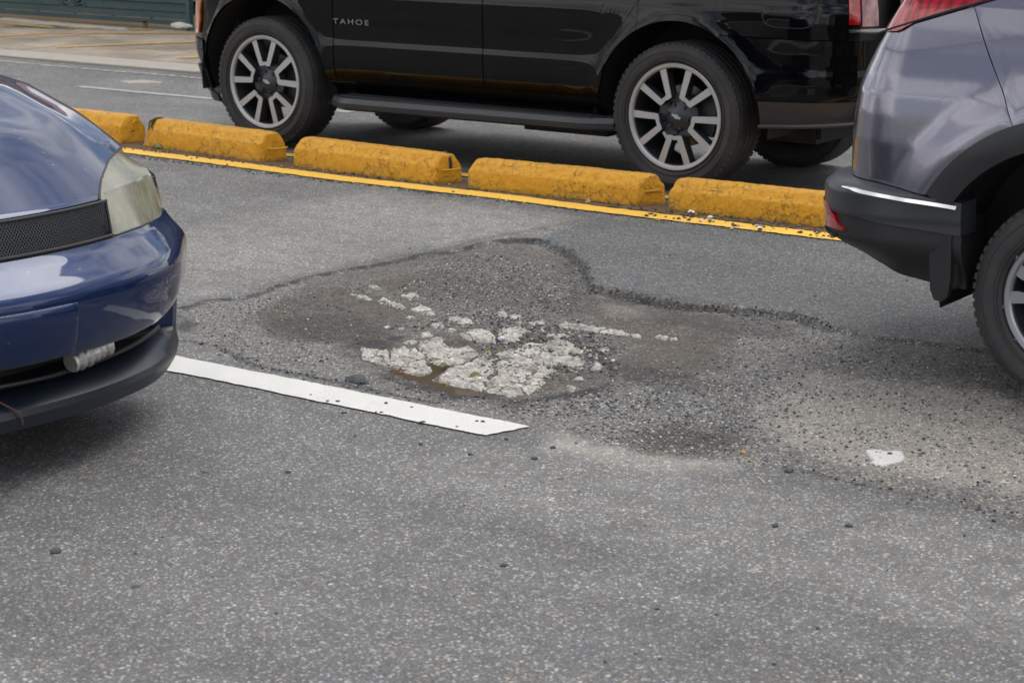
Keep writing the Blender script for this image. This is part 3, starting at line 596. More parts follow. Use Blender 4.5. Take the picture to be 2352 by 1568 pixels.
V = []; 
for r in (.165, .20):
    for y in (-.016, .016): V += [(cx+r*math.cos(q), y, cz+r*math.sin(q)*1.0) for q in a_]
n = len(a_); F = []
for i in range(n-1): F += [(i, i+1, 2*n+i+1, 2*n+i), (n+i, 3*n+i, 3*n+i+1, n+i+1), (i, n+i, n+i+1, i+1), (2*n+i, 2*n+i+1, 3*n+i+1, 3*n+i)]
m.add(V, F); m.build('sunburst_ring', M_gate, g1, smooth=False)
for q in np.linspace(math.radians(14), math.radians(166), 8):
    m = MB(); c_, s_ = math.cos(q), math.sin(q); m.prism_y([(cx+.04*c_-.006*s_, cz+.04*s_+.006*c_), (cx+.04*c_+.006*s_, cz+.04*s_-.006*c_), (cx+.168*c_+.012*s_, cz+.168*s_-.012*c_), (cx+.168*c_-.012*s_, cz+.168*s_+.012*c_)], -.01, .01); m.build('sunburst_ray', M_gate, g1, smooth=False)
m = MB(); m.prism_y([(cx+.05*math.cos(q), cz-.008+.05*math.sin(q)) for q in np.linspace(0, math.pi, 14)], -.02, .02); m.build('sunburst_hub', M_gate, g1, smooth=False)
m = MB(); m.box(cx-.215, cx+.215, -.013, .013, cz-.012, cz-.002); m.build('sunburst_sill', M_gate, g1, smooth=False)
gate(-15.42, -11.2, 'dark green plank gate right of the green post, behind the black car')
post = empty('gate_post', (-15.55, 15.72, 0), 'square dark green steel post between the two gate leaves', 'post')
m = MB(); m.box(-.032, .032, -.032, .032, -.02, 2.2, bev=.003); m.build('post_tube', M_gate, post, smooth=False)
m = MB(); m.box(-.045, .045, -.045, .045, 2.2, 2.22, bev=.003); m.build('post_cap', M_gate, post, smooth=False)
# white rag at the foot of the post
M_rag = mat('rag_cloth', (.55, .54, .48), .9); bm = bmesh.new(); bmesh.ops.create_icosphere(bm, subdivisions=4, radius=1)
pts = np.array([v.co[:] for v in bm.verts]); d = 1+.38*fbm(pts, 2.3, 5, 4)
for v, k in zip(bm.verts, d): v.co = Vector((v.co.x*.15*k, v.co.y*.05*k, max(v.co.z, -.5)*.035*k+.02))
me = bpy.data.meshes.new('rag'); bm.to_mesh(me); bm.free(); me.materials.append(M_rag)
for p in me.polygons: p.use_smooth = True
rag = bpy.data.objects.new('rag', me); COL.objects.link(rag); rag.location = (-15.62, 15.66, .02); tag(rag, 'crumpled white rag lying at the foot of the green gate post', 'rag')

# tan house behind the gate (seen through its gaps, mirrored in the car paint)
M_tan = mat('tan_render', (.33, .235, .135), .9); t = NT(M_tan); co = t.coord(); t.l(t.mix(t.noise(2, 7, .7, co), (.27, .185, .10), (.40, .29, .17)), 'Base Color')
M_frame = plastic('window_frame', (.55, .54, .5)); M_roof = plastic('roof_tile', (.20, .09, .06), .8)
h = empty('house', (-19, 21, 0), 'tan rendered house behind the green gate, glimpsed through the sunburst', 'house')
m = MB(); m.box(-9, 8, 0, 7, -.2, 4.6); m.build('wall', M_tan, h, smooth=False)
m = MB(); m.add([(-9.5, -.6, 4.6), (8.5, -.6, 4.6), (8.5, 7.6, 4.6), (-9.5, 7.6, 4.6), (-5, 3.5, 6.3), (4.5, 3.5, 6.3)], [(0, 1, 5, 4), (1, 2, 5), (2, 3, 4, 5), (3, 0, 4), (0, 3, 2, 1)]); m.build('roof', M_roof, h, smooth=False)
for a in (-7.2, -3.6, 0, 4.4):
    m = MB(); m.box(a, a+1.5, -.05, .06, 1.2, 2.7); f = m.build('window', M_frame, h, smooth=False)
    for b in (a+.08, a+.79): m = MB(); m.box(b, b+.63, -.07, -.052, 1.28, 2.62); m.build('pane', M_glassd, f, smooth=False)
# street trees behind the gate
M_bark = plastic('bark', (.10, .08, .06), .9); M_leafg = mat('tree_leaf', (.05, .09, .03), .6)
def tree(x, y, H, label, seed):
    r = random.Random(seed); tr = empty('street_tree', (x, y, 0), label, 'tree'); m = MB(); lv = []; lf = []
    def branch(p, d, L_, rad, dep):
        pts = [p]; q = p.copy(); dd = d.copy()
        for i in range(4): dd = (dd+Vector((r.uniform(-.25, .25), r.uniform(-.25, .25), r.uniform(-.05, .2)))).normalized(); q = q+dd*L_/4; pts.append(q.copy())
        m.tube(pts, [rad*(1-.15*i) for i in range(5)], 6)
        if dep == 0:
            for _ in range(60):
                c = q+Vector((r.gauss(0, .45), r.gauss(0, .45), r.gauss(0, .35))); a = Vector((r.uniform(-1, 1), r.uniform(-1, 1), r.uniform(-1, 1))).normalized()*.10; b = a.cross(Vector((0, .3, 1))).normalized()*.05
                k = len(lv); lv.extend([c-a, c+b, c+a, c-b]); lf.append((k, k+1, k+2, k+3))
            return
        for _ in range(3): branch(pts[r.choice((2, 3, 4))], (dd+Vector((r.uniform(-.9, .9), r.uniform(-.9, .9), r.uniform(-.1, .6)))).normalized(), L_*.68, rad*.5, dep-1)
    branch(Vector((0, 0, 0)), Vector((0, 0, 1)), H*.42, .16, 3)
    m.build('trunk', M_bark, tr); mesh('crown', lv, lf, M_leafg, parent=tr, smooth=False); return tr
tree(-10.5, 18.5, 7.5, 'leafy tree behind the gate, mirrored in the blue hood', 3); tree(-24, 19.2, 6.5, 'smaller leafy tree beside the tan house', 8)

# ------------------------------------------------------------------ yellow concrete blocks
M_block = mat('yellow_block_paint', (.62, .33, .02), .55, coat=.12, coat_rough=.3); t = NT(M_block); co = t.coord()
nn1 = t.noise(9, 8, .7, co); nn2 = t.noise(38, 7, .7, co)
c = t.mix(t.ramp(nn1, [(.3, 0), (.7, 1)]), (.66, .29, .004), (.92, .47, .016))
c = t.mix(t.ramp(nn2, [(.52, 0), (.75, .5)]), c, (.40, .165, .006))
chip = t.ramp(t.math('ADD', t.math('MULTIPLY', nn1, .55), t.math('MULTIPLY', t.noise(70, 7, .75, co), .45)), [(.565, 0), (.585, 1)])
edge = t.attr('edge', 0); chipf = t.math('MULTIPLY', chip, t.math('MULTIPLY_ADD', edge, .9, .25)); chipf = t.math('MINIMUM', chipf, 1.0)
c = t.mix(chipf, c, t.mix(t.noise(90, 4, .6, co), (.18, .165, .14), (.42, .40, .36)))
top = t.attr('edge', 1); c = t.mix(t.math('MULTIPLY', top, t.ramp(t.noise(20, 7, .7, co), [(.35, .05), (.7, .45)])), c, (.42, .26, .09))      # road film worn into the top
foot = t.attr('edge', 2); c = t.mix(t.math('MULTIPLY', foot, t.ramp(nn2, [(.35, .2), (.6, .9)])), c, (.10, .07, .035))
wv = t.n('ShaderNodeTexVoronoi', {'Vector': t.n('ShaderNodeVectorMath', {0: co, 1: t.n('ShaderNodeVectorMath', {0: t.n('ShaderNodeTexNoise', {'Vector': co, 'Scale': 25.0, 'Detail': 4.0}).outputs['Color'], 'Scale': .09}, operation='SCALE').outputs[0]}, operation='ADD').outputs[0], 'Scale': 11.0}, feature='DISTANCE_TO_EDGE')
crk = t.math('MULTIPLY', t.ramp(wv.outputs['Distance'], [(0, 1), (.02, 0)]), t.ramp(t.noise(6, 4, .6, co), [(.48, 0), (.6, 1)]))
c = t.mix(t.math('MULTIPLY', crk, .55), c, (.16, .08, .015)); t.l(c, 'Base Color')
hgt = t.math('ADD', t.math('MULTIPLY', nn2, .8), t.math('ADD', t.math('MULTIPLY', chip, -.5), t.math('MULTIPLY', crk, -.6))); hgt = t.math('ADD', hgt, t.math('MULTIPLY', t.noise(240, 4, .6, co), .25)); t.l(t.bump(hgt, .95, .013), 'Normal')
M_blockraw = mat('bare_concrete', (.45, .42, .37), .9); t = NT(M_blockraw); co = t.coord(); t.l(t.mix(t.noise(40, 7, .7, co), (.22, .19, .15), (.62, .59, .54)), 'Base Color'); t.l(t.bump(t.noise(60, 7, .7, co), 1, .012), 'Normal')
PROF = [(0, 0), (.001, .03), (.003, .065), (.006, .100), (.009, .108), (.016, .117), (.036, .148), (.044, .158), (.052, .163), (.062, .1655), (.08, .167), (.105, .167), (.114, .163), (.124, .150), (.146, .113), (.150, .10), (.154, .06), (.158, 0)]
def densify(P_, n):
    P_ = np.array(P_); d = np.r_[0, np.cumsum(np.linalg.norm(np.diff(P_, axis=0), axis=1))]; q = np.linspace(0, d[-1], n); return np.column_stack([np.interp(q, d, P_[:, 0]), np.interp(q, d, P_[:, 1])])
def block(xa, xb, yf0, yf1, hs, label, seed, broken=None, group='yellow concrete blocks in a row between the lanes'):
    e = empty('concrete_block', ((xa+xb)/2, (yf0+yf1)/2+.08, 0), label, 'concrete block', group); ox, oy = e.location.x, e.location.y
    pr = densify(PROF, 54); L_ = xb-xa; nx = int(L_/.006); xs = np.linspace(-.5, 1.5, nx)
    u = np.linspace(0, 1, nx); V = []; E_ = []
    cy = .079
    for i, uu in enumerate(u):
        x = xa+L_*uu; de = min(uu, 1-uu)*L_; k = sstep(0, .014, de); yf = yf0+(yf1-yf0)*uu
        scy = .975+.025*k; scz = 1-.035*(1-k)-.012*(1-sstep(0, .07, de))
        for y, z in pr:
            V.append((x, yf+cy+(y-cy)*scy, z*scz*hs/.167)); E_.append((1-sstep(0, .05, de), z))
    V = np.array(V); n = len(pr); E_ = np.array(E_)
    # end caps as grids: shrink profile towards its middle
    F = [(i*n+k, (i+1)*n+k, (i+1)*n+k+1, i*n+k+1) for i in range(nx-1) for k in range(n-1)]
    for side, i0 in ((-1, 0), (1, nx-1)):
        prev = list(range(i0*n, i0*n+n)); c0 = V[prev].mean(0); c0[2] = V[prev][:, 2].max()*.45
        for r in (.93, .8, .6, .4, .2, .05):
            ring = c0+(V[i0*n:i0*n+n]-c0)*r; ring[:, 0] = V[i0*n, 0]+side*(.004*math.sqrt(1-r*r)); ring[:, 2] = np.where(V[i0*n:i0*n+n, 2] < -1, 0, ring[:, 2])
            b = len(V); V = np.concatenate([V, ring]); E_ = np.concatenate([E_, np.column_stack([np.full(n, .6), ring[:, 2]])])
            for k in range(n): q = (prev[k], b+k, b+(k+1) % n, prev[(k+1) % n]); F.append(q if side < 0 else q[::-1])
            prev = list(range(b, b+n))
    N_ = V-np.array([(xa+xb)/2, (yf0+yf1)/2+.079, .08]); N_[:, 0] *= .12; N_ /= np.linalg.norm(N_, axis=1)[:, None]+1e-9
    V[:, 0] += .085*(V[:, 1]-(yf0+yf1)/2)/.158
    sd = np.array([0, 0, seed*3.1]); nz_ = fbm(V+sd, 9, seed, 4)*.0022+fbm(V+sd, 38, seed+5, 4)*.0040
    ridge = np.exp(-((V[:, 2]-.135)/.03)**2)*sstep(-.1, .5, fbm(V+sd, 5, seed+9, 3)); gouge = ridge*np.maximum(0, fbm(V+sd, 26, seed+2, 4))*.030
    endb = E_[:, 0]*np.maximum(0, fbm(V+sd, 16, seed+12, 4))*.012
    V = V+N_*(nz_-gouge-endb)[:, None]; V[:, 2] = np.maximum(V[:, 2], -.004)
    if broken is not None:
        # a bite torn out of one end
        bx, by, bz, br = broken; dd = np.linalg.norm((V-np.array([bx, by, bz]))*np.array([1, .8, .6]), axis=1); bite = sstep(br, br*.45, dd)
        V[:, 0] += bite*.055+bite*fbm(V, 40, 3, 4)*.012; 
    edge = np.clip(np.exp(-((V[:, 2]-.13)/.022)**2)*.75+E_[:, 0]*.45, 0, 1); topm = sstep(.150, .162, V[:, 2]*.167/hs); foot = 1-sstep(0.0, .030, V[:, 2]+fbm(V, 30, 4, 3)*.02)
    Vl = V-np.array([ox, oy, 0]); mi = None
    F = np.array(F)
    if broken is not None: mi = (bite[F].mean(1) > .35).astype(int)
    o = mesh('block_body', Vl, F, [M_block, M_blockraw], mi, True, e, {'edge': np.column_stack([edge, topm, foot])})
    bm = bmesh.new(); bm.from_mesh(o.data); bmesh.ops.recalc_face_normals(bm, faces=bm.faces[:]); bm.to_mesh(o.data); bm.free()
    return e, ox, oy
def hookbar(e, ox, oy, x, y, z, kind):
    m = MB()
    if kind == 'bar': m.tube([(x-ox-.05, y-oy-.045, z), (x-ox-.008, y-oy-.042, z), (x-ox+.004, y-oy-.030, z+.001), (x-ox+.036, y-oy+.03, z+.003), (x-ox+.032, y-oy+.043, z+.003), (x-ox-.01, y-oy+.045, z+.003)], .0055, 8)
    else: m.tube([(x-ox-.02, y-oy-.03, z-.03), (x-ox+.01, y-oy-.03, z-.03)]+[(x-ox+.016+.004*math.sin(q), y-oy-.03*math.cos(q), z-.02+.055*math.sin(q)) for q in np.linspace(0, math.pi, 9)]+[(x-ox+.01, y-oy+.03, z-.04), (x-ox-.02, y-oy+.03, z-.05)], .0055, 8)
    m.build('lifting_hook', M_hook, e)
M_hook = mat('painted_rebar', (.60, .30, .02), .5)
M_tar = mat('black_tar', (.012, .012, .013), .35)
b1 = block(-10.62, -9.595, 9.03, 9.02, .190, 'yellow block at the far left of the row, partly hidden by the blue car', 1); hookbar(*b1, -9.56, 9.11, .115, 'loop')
b2 = block(-9.47, -8.29, 9.04, 8.955, .186, 'yellow concrete block with a broken pale left end and a black tar drip', 2, broken=(-9.47, 9.08, .12, .12)); hookbar(*b2, -8.235, 9.05, .085, 'bar')
b3 = block(-8.06, -6.90, 8.965, 8.90, .178, 'yellow concrete block with a black tar strip over its right end', 3); hookbar(*b3, -6.855, 8.99, .085, 'bar')
b4 = block(-6.66, -5.585, 8.89, 8.935, .176, 'yellow block with grey chips along its ridge, just left of the rear tyre', 4); hookbar(*b4, -5.535, 9.02, .085, 'bar')
b5 = block(-5.375, -4.30, 8.93, 8.94, .178, 'yellow block at the right end of the row, touching the grey car bumper outline', 5); 
def drip(e, ox, oy, pts, r):
    m = MB(); m.tube([(x-ox, y-oy, z) for x, y, z in pts], r, 7); m.build('tar_drip', M_tar, e)
drip(*b2, [(-9.30, 9.13, .183), (-9.315, 9.09, .185), (-9.325, 9.065, .172), (-9.325, 9.045, .140), (-9.31, 9.037, .11)], [.006, .011, .012, .006, .003])
drip(*b2, [(-9.27, 9.11, .184), (-9.30, 9.095, .186), (-9.335, 9.085, .184), (-9.355, 9.06, .165), (-9.35, 9.043, .13), (-9.345, 9.038, .10)], [.004, .009, .006, .005, .004, .003])
drip(*b3, [(-6.93, 9.03, .176), (-6.905, 9.01, .172), (-6.878, 8.995, .158), (-6.866, 8.990, .125), (-6.862, 8.990, .09)], [.010, .011, .011, .010, .009])

# ------------------------------------------------------------------ vehicles: shared tools
def planf(y0, xr=None, Rr=.3, xf=None, Rf=.6, yc=99):
    """side plan curve facing -Y: unrolled coordinate s -> point and outward normal. xr: where the low-x corner starts, xf: the high-x one"""
    def f(s):
        s = np.asarray(s, float); x = s.copy(); y = np.full(s.shape, y0); nx = np.zeros(s.shape); ny = -np.ones(s.shape)
        for xe, R, sg in ((xr, Rr, -1), (xf, Rf, 1)):
            if xe is None: continue
            d = (s-xe)*sg; k = d > 0; a = np.clip(d/R, 0, math.pi/2); ext = np.maximum(0, d-R*math.pi/2)
            x = np.where(k, xe+sg*R*np.sin(a), x); y = np.where(k, y0+R*(1-np.cos(a))+ext, y); nx = np.where(k, sg*np.sin(a), nx); ny = np.where(k, -np.cos(a), ny)
        return x, y, nx, ny
    return f
def panel(name, plan, prof, cols, m, parent, rows=26, ret=.018, smooth=True, off=0.0, org=(0, 0, 0)):
    """sheet over columns (s, zlo, zhi) with edges turned inwards"""
    cols = np.array(cols, float); n = len(cols); t = np.linspace(0, 1, rows)
    s = np.repeat(cols[:, :1], rows, 1); z = cols[:, 1:2]+(cols[:, 2:3]-cols[:, 1:2])*t[None]
    x, y, nx, ny = plan(s); o = prof(s, z)+off
    A = np.stack([x+nx*o-org[0], y+ny*o-org[1], z-org[2]], -1); N = np.stack([nx, ny, nx*0], -1)
    V = A.reshape(-1, 3); idx = np.arange(n*rows).reshape(n, rows)
    F = np.stack([idx[:-1, :-1], idx[1:, :-1], idx[1:, 1:], idx[:-1, 1:]], -1).reshape(-1, 4)
    loop = list(idx[:, 0])+list(idx[-1, 1:])+list(idx[-2::-1, -1])+list(idx[0, -2:0:-1])
    b = len(V); Vr = V[loop]-N.reshape(-1, 3)[loop]*ret; V = np.concatenate([V, Vr]); L_ = len(loop)
    F2 = np.array([(loop[i], b+i, b+(i+1) % L_, loop[(i+1) % L_]) for i in range(L_)])
    ob = mesh(name, V, np.concatenate([F, F2]), m, smooth=smooth, parent=parent)
    bm = bmesh.new(); bm.from_mesh(ob.data)
    for e in bm.edges:
        if len(e.link_faces) == 2: e.smooth = e.calc_face_angle(0) < math.radians(40)
    bm.to_mesh(ob.data); bm.free(); return ob
def lin(pts, k):                      # piecewise linear lookup
    a = np.array(pts, float); return np.interp(k, a[:, 0], a[:, 1])
def cols_of(s0, s1, lo, hi, n=40, extra=()):
    s = np.unique(np.concatenate([np.linspace(s0, s1, n), [e for e in extra if s0 < e < s1]])); return [(q, lo(q), hi(q)) for q in s]
def arch(cx, cz, r, base):            # lower edge with a wheel arch
    return lambda q: max(base(q), cz+math.sqrt(max(0, r*r-(q-cx)**2))) if abs(q-cx) < r else base(q)
def archx(cx, r, n=26): return [cx+r*.9995*math.cos(a) for a in np.linspace(0, math.pi, n)]
def arch_lip(name, plan, prof, cx, cz, r0, r1, a0, a1, m, parent, off=.004, depth=.05, n=40, dz=None, org=(0, 0, 0), k=7):
    a = np.linspace(a0, a1, n); rr = np.linspace(0, 1, k); V = []
    for q in a:
        for j in rr:
            r = r0+(r1-r0)*j; s = cx+r*math.cos(q); z = cz+r*math.sin(q); x, y, nx, ny = plan(np.array([s])); o = prof(np.array([s]), np.array([z]))[0]+off+.004*math.sin(math.pi*j)
            V.append((x[0]+nx[0]*o-org[0], y[0]+ny[0]*o-org[1], z-org[2]))
        s = cx+r0*math.cos(q); z = cz+r0*math.sin(q); x, y, nx, ny = plan(np.array([s])); V.append((x[0]-nx[0]*depth-org[0], y[0]-ny[0]*depth-org[1], z-org[2]))
        s = cx+r1*math.cos(q); z = cz+r1*math.sin(q); x, y, nx, ny = plan(np.array([s])); V.append((x[0]-nx[0]*.02-org[0], y[0]-ny[0]*.02-org[1], z-org[2]))
    w_ = k+2; F = []
    for i in range(n-1):
        for j in range(k-1): F.append((i*w_+j, i*w_+j+1, (i+1)*w_+j+1, (i+1)*w_+j))
        F.append((i*w_+k, i*w_, (i+1)*w_, (i+1)*w_+k)); F.append((i*w_+k-1, i*w_+k+1, (i+1)*w_+k+1, (i+1)*w_+k-1))
    ob = mesh(name, V, F, m, parent=parent); bm = bmesh.new(); bm.from_mesh(ob.data); bmesh.ops.recalc_face_normals(bm, faces=bm.faces[:]); bm.to_mesh(ob.data); bm.free(); return angle_smooth(ob, 40)

def rot_xz(poly, a): c, s = math.cos(a), math.sin(a); return [(x*c-z*s, x*s+z*c) for x, z in poly]
def make_wheel(parent, loc, R, rr, width, style, rot, side=-1, simple=False):
    """wheel part: barrel mesh with tyre, spokes, cap, disc as its pieces. Outer face looks along side*Y"""
    sg = -side
    k = R/.415 if style == 'v' else R/.36
    m = MB(); m.lathe_y([(y_r, sg*y) for y_r, y in [(rr+.004, .012), (rr, .002), (rr-.010, .0), (rr-.016, .004), (rr-.022, .02), (rr-.030, .045), (rr-.040, .16), (rr-.03, width-.02), (rr, width-.005)]], 96)
    wh = m.build('wheel', M_alloyd if style != 'g' else M_alloyd, parent); wh.location = loc
    T = MB(); hw = width; b = R-.012
    pr = [(rr+.002, .014), (rr+.008, .004), (rr+.020, -.002), (rr+(R-rr)*.35, -.012), (rr+(R-rr)*.6, -.012), (R-.035, -.004), (R-.022, .004), (R-.010, .018), (R-.004, .034)]
    nt_ = 4
    for i in range(nt_+1):
        y = .045+(hw-.09)*i/nt_
        if 0 < i < nt_: pr += [(R-.0005, y-.006), (R-.010, y-.005), (R-.010, y+.005), (R-.0005, y+.006)]
        else: pr += [(R, y)]
    pr += [(R-.004, hw-.034), (R-.010, hw-.018), (R-.035, hw+.002), (rr+(R-rr)*.5, hw+.010), (rr+.01, hw-.002), (rr-.002, hw-.012)]
    T.lathe_y([(r, sg*y) for r, y in pr], 120)
    # shoulder blocks
    nb = 64
    for j in range(nb):
        a = 2*math.pi*(j+.15)/nb
        for s0 in (0, 1):
            y0 = .004 if s0 == 0 else hw-.030
            pl = []
            for (r, a_) in ((R-.018, 0), (R-.0065, 0), (R-.0065, .062), (R-.018, .062)): pl.append((r*math.cos(a+a_), r*math.sin(a+a_)))
            T.prism_y(pl, sg*(y0+.006), sg*(y0+.024))
    # raised rings on the sidewall
    for r_ in (rr+.022, R-.048): T.lathe_y([(r_-.003, sg*-.008), (r_-.002, sg*-.0155), (r_+.002, sg*-.0155), (r_+.003, sg*-.008)], 96)
    T.build('tyre', M_tyre, wh, deg=30)
    if simple: 
        m = MB(); m.lathe_y([(.0, sg*.16), (.10, sg*.16), (.14, sg*.10), (rr-.03, sg*.12)], 40); m.build('wheel_disc', M_alloyd, wh); return wh
    m = MB()
    if style == 'v':
        m.lathe_y([(0, .030), (.035, .030), (.045, .036), (.072, .040), (.092, .055), (.10, .09), (.10, .14)], 60)
        for i in range(5):
            a = rot+2*math.pi*i/5
            m.prism_y(rot_xz([(.05, -.062), (.118, -.052), (.128, 0), (.118, .052), (.05, .062)], a+math.pi/5), sg*.050, sg*.11)
    else:
        m.lathe_y([(0, .022), (.03, .022), (.05, .034), (.078, .045), (.085, .09)], 60)
    if sg < 0: m.v = [(x, -y, z) if abs(y) < .2 and False else (x, y, z) for x, y, z in m.v]
    m.build('hub', M_alloyd, wh)
    for i in range(5):
        a = rot+2*math.pi*i/5; m = MB()
        if style == 'v':
            for s_ in (-1, 1):
                po = [(.102, s_*.012), (.122, s_*.016), (.262, s_*.064), (.2800, s_*.048), (.2720, s_*.124), (.258, s_*.106), (.116, s_*.050), (.102, s_*.044)]
                if s_ > 0: po = po[::-1]
                m.prism_y(rot_xz(po, a), .010, .075, 0, 1)
            m.prism_y(rot_xz([(.106, -.046), (.106, .046), (.1285, .028), (.1285, -.028)], a), .011, .075, 0, 1)
            m.build('spoke', [M_silver, M_alloyd], wh, smooth=False)
        else:
            for s_ in (-1, 1):
                po = [(.06, s_*.010), (.10, s_*.012), (.19, s_*.022), (rr-.012, s_*.034), (rr-.012, s_*.098), (.20, s_*.070), (.12, s_*.040), (.06, s_*.030)]
                if s_ > 0: po = po[::-1]
                m.prism_y(rot_xz(po, a), .006, .060, 0, 1)
            m.build('spoke', [M_alloyg, M_alloyd], wh, smooth=False)
    for i in range(6 if style == 'v' else 5):
        a = rot+2*math.pi*i/(6 if style == 'v' else 5)+.3; m = MB(); m.lathe_y([(0, .028), (.008, .028), (.010, .033), (.010, .06)], 8, (.068*math.cos(a), 0, .068*math.sin(a))); m.build('lug_nut', M_alloyd, wh)
    m = MB(); m.lathe_y([(.0, .13), (.172*k, .13), (.175*k, .133), (.175*k, .15), (0, .15)], 48); m.build('brake_disc', M_disc, wh)
    m = MB()
    if style == 'v': m.prism_y([(.11, -.03), (.12, -.10), (.19, -.11), (.215, -.02), (.21, .09), (.17, .13), (.12, .07)], .095, .17)
    else: m.prism_y([(-.11, -.03), (-.12, -.09), (-.17, -.10), (-.19, 0), (-.17, .09), (-.12, .06)], .10, .17)
    m.build('brake_caliper', M_trim2, wh)
    if style == 'v':                   # bow-tie emblem on the cap
        m = MB(); c_, s_ = math.cos(rot*.0-.35), math.sin(-.35)
        po = [(-.028, -.006), (-.011, -.006), (-.011, -.011), (.009, -.011), (.011, -.006), (.026, -.006), (.030, .006), (.011, .006), (.011, .011), (-.009, .011), (-.011, .006), (-.032, .006)]
        m.prism_y([(x*c_-z*s_, x*s_+z*c_) for x, z in po], .022, .032); m.build('emblem', M_silver, wh, smooth=False)
    m = MB(); m.lathe_y([(rr-.0005, .0015), (rr-.006, -.003), (rr-.020, -.001), (rr-.027, .006), (rr-.029, .020)], 96); m.build('rim_lip', M_silver if style == 'v' else M_alloyg, wh)
    return wh

# ------------------------------------------------------------------ black SUV in the far lane
Y_T = 9.49; suv = empty('black_suv', (-7.2, 10.45, 0), 'large black SUV with two-tone alloy wheels driving behind the yellow blocks', 'car'); oT = (-7.2, 10.45, 0)
pT = planf(Y_T, xr=-9.03, Rr=.70, xf=-4.98, Rf=.42)
prT_z = [(.25, -.10), (.33, -.075), (.42, -.045), (.48, -.028), (.53, -.010), (.58, .001), (.64, .003), (.69, .003), (.715, .000), (.74, -.001), (.80, .000), (.88, .004), (.96, .006), (1.02, .003), (1.06, -.008), (1.14, -.020), (1.25, -.05), (1.35, -.09)]
def prT(s, z):
    o = np.interp(z, *np.array(prT_z).T)
    zz = np.array(prT_z)[:, 0]
    for cx in (-8.77, -5.68):
        r = np.hypot(s-cx, z-.42); o = o+.020*np.exp(-np.clip(r-.53, 0, 9)/.055)*(z > .3)
    mid = sstep(-8.1, -7.9, s)*(1-sstep(-6.4, -6.15, s))
    o = o*(1-.0*mid); return o
sill = lambda q: .478+(.495-.478)*(q+8.249)/2.121
TOPZ = lambda q: 1.30
aF, aR = archx(-8.77, .548), archx(-5.68, .525)
K = dict(org=oT)
fen = cols_of(-9.316, -8.158, arch(-8.77, .425, .548, lambda q: .425 if q < -8.8 else sill(q)), TOPZ, 30, aF); panel('fender', pT, prT, fen, M_black, suv, 40, **K)
dseam = lambda z: -7.0
panel('door', pT, prT, cols_of(-8.150, -7.004, lambda q: sill(q)+.004, TOPZ, 26), M_black, suv, 40, **K)['label'] = 'front door with the model badge'
rd = lambda q: float(np.interp(q, [-6.20, -6.165, -6.14, -6.10, -6.02, -5.93], [.50, .58, .70, .80, .92, 1.05]))
panel('door', pT, prT, cols_of(-6.997, -5.932, lambda q: sill(q)+.004 if q < -6.20 else rd(q), TOPZ, 44), M_black, suv, 40, **K)['label'] = 'rear door'
qlo = arch(-5.68, .425, .525, lambda q: .49)
def qz(q): return qlo(q) if q < -5.40 else max(qlo(q), .885)
qc = [(q, qlo(q), rd(q)-.004) for q in np.unique(np.r_[np.linspace(-6.197, -5.93, 16), [a for a in aR if -6.197 < a < -5.93]])]
panel('quarter_panel', pT, prT, qc, M_black, suv, 30, **K)
qc = [(q, qz(q), 1.30) for q in np.unique(np.r_[np.linspace(-5.927, -4.675, 36), [a for a in aR if a > -5.927], -5.4001, -5.3999])]
panel('quarter_panel', pT, prT, qc, M_black, suv, 40, **K)
bl = lambda q: (max(qlo(q), .548)) if q < -5.16 else .548+.03*(q+5.16)
panel('rear_bumper', pT, prT, [(q, bl(q), .879) for q in np.unique(np.r_[np.linspace(-5.398, -3.6, 40), [a for a in aR if -5.398 < a]])], M_black, suv, 24, **K)
panel('rear_valance', pT, lambda s, z: prT(s, z)-.012, [(q, .395+.045*min(1, (q+5.16)/.55), .542+.03*(q+5.16)) for q in np.linspace(-5.165, -3.6, 30)], M_trim2, suv, 10, **K)
m = MB(); x, y, nx, ny = pT(np.linspace(-5.16, -4.0, 20)); m.tube([(a-c*.012-oT[0], b_-d*.012-oT[1], .405+.04*min(1, i/10)) for i, (a, b_, c, d) in enumerate(zip(x, y, nx, ny))], .011, 6); m.build('valance_trim', M_trim2, suv)
panel('rocker_panel', pT, lambda s, z: prT(s, z)-.004-.05*sstep(.46, .40, z), [(q, .37, sill(q)) for q in np.linspace(-8.22, -6.19, 20)], M_black, suv, 8, **K)
# running board
m = MB(); bx0, bx1 = -8.20, -6.10
prof_b = [(9.435, .352), (9.425, .338), (9.430, .306), (9.455, .292), (9.60, .300), (9.62, .372), (9.47, .372), (9.445, .366)]
N_ = 26; V = []
for i in range(N_+1):
    u = i/N_; x = bx0+(bx1-bx0)*u; e_ = min(u, 1-u)*(bx1-bx0); ins = .09*(1-sstep(0, .16, e_)); dz = .010*u
    for y, z in prof_b: V.append((x-oT[0], y+ins*(y < 9.5)-oT[1], z+dz))
n = len(prof_b); m.add(V, [(i*n+k, i*n+(k+1) % n, (i+1)*n+(k+1) % n, (i+1)*n+k) for i in range(N_) for k in range(n)]+[tuple(range(n)), tuple(N_*n+k for k in range(n))]); rb = m.build('running_board', M_trim2, suv)
for k in range(9): m = MB(); m.box(bx0+.12-oT[0], bx1-.12-oT[0], 9.462+k*.014-oT[1], 9.468+k*.014-oT[1], .3735, .3835); m.build('tread_rib', M_trim, rb, smooth=False)
m = MB(); m.box(bx0+.05-oT[0], bx1-.05-oT[0], 9.4235-oT[1], 9.426-oT[1], .333, .3365); m.build('trim_strip', M_chrome if False else M_trim2, rb, smooth=False)
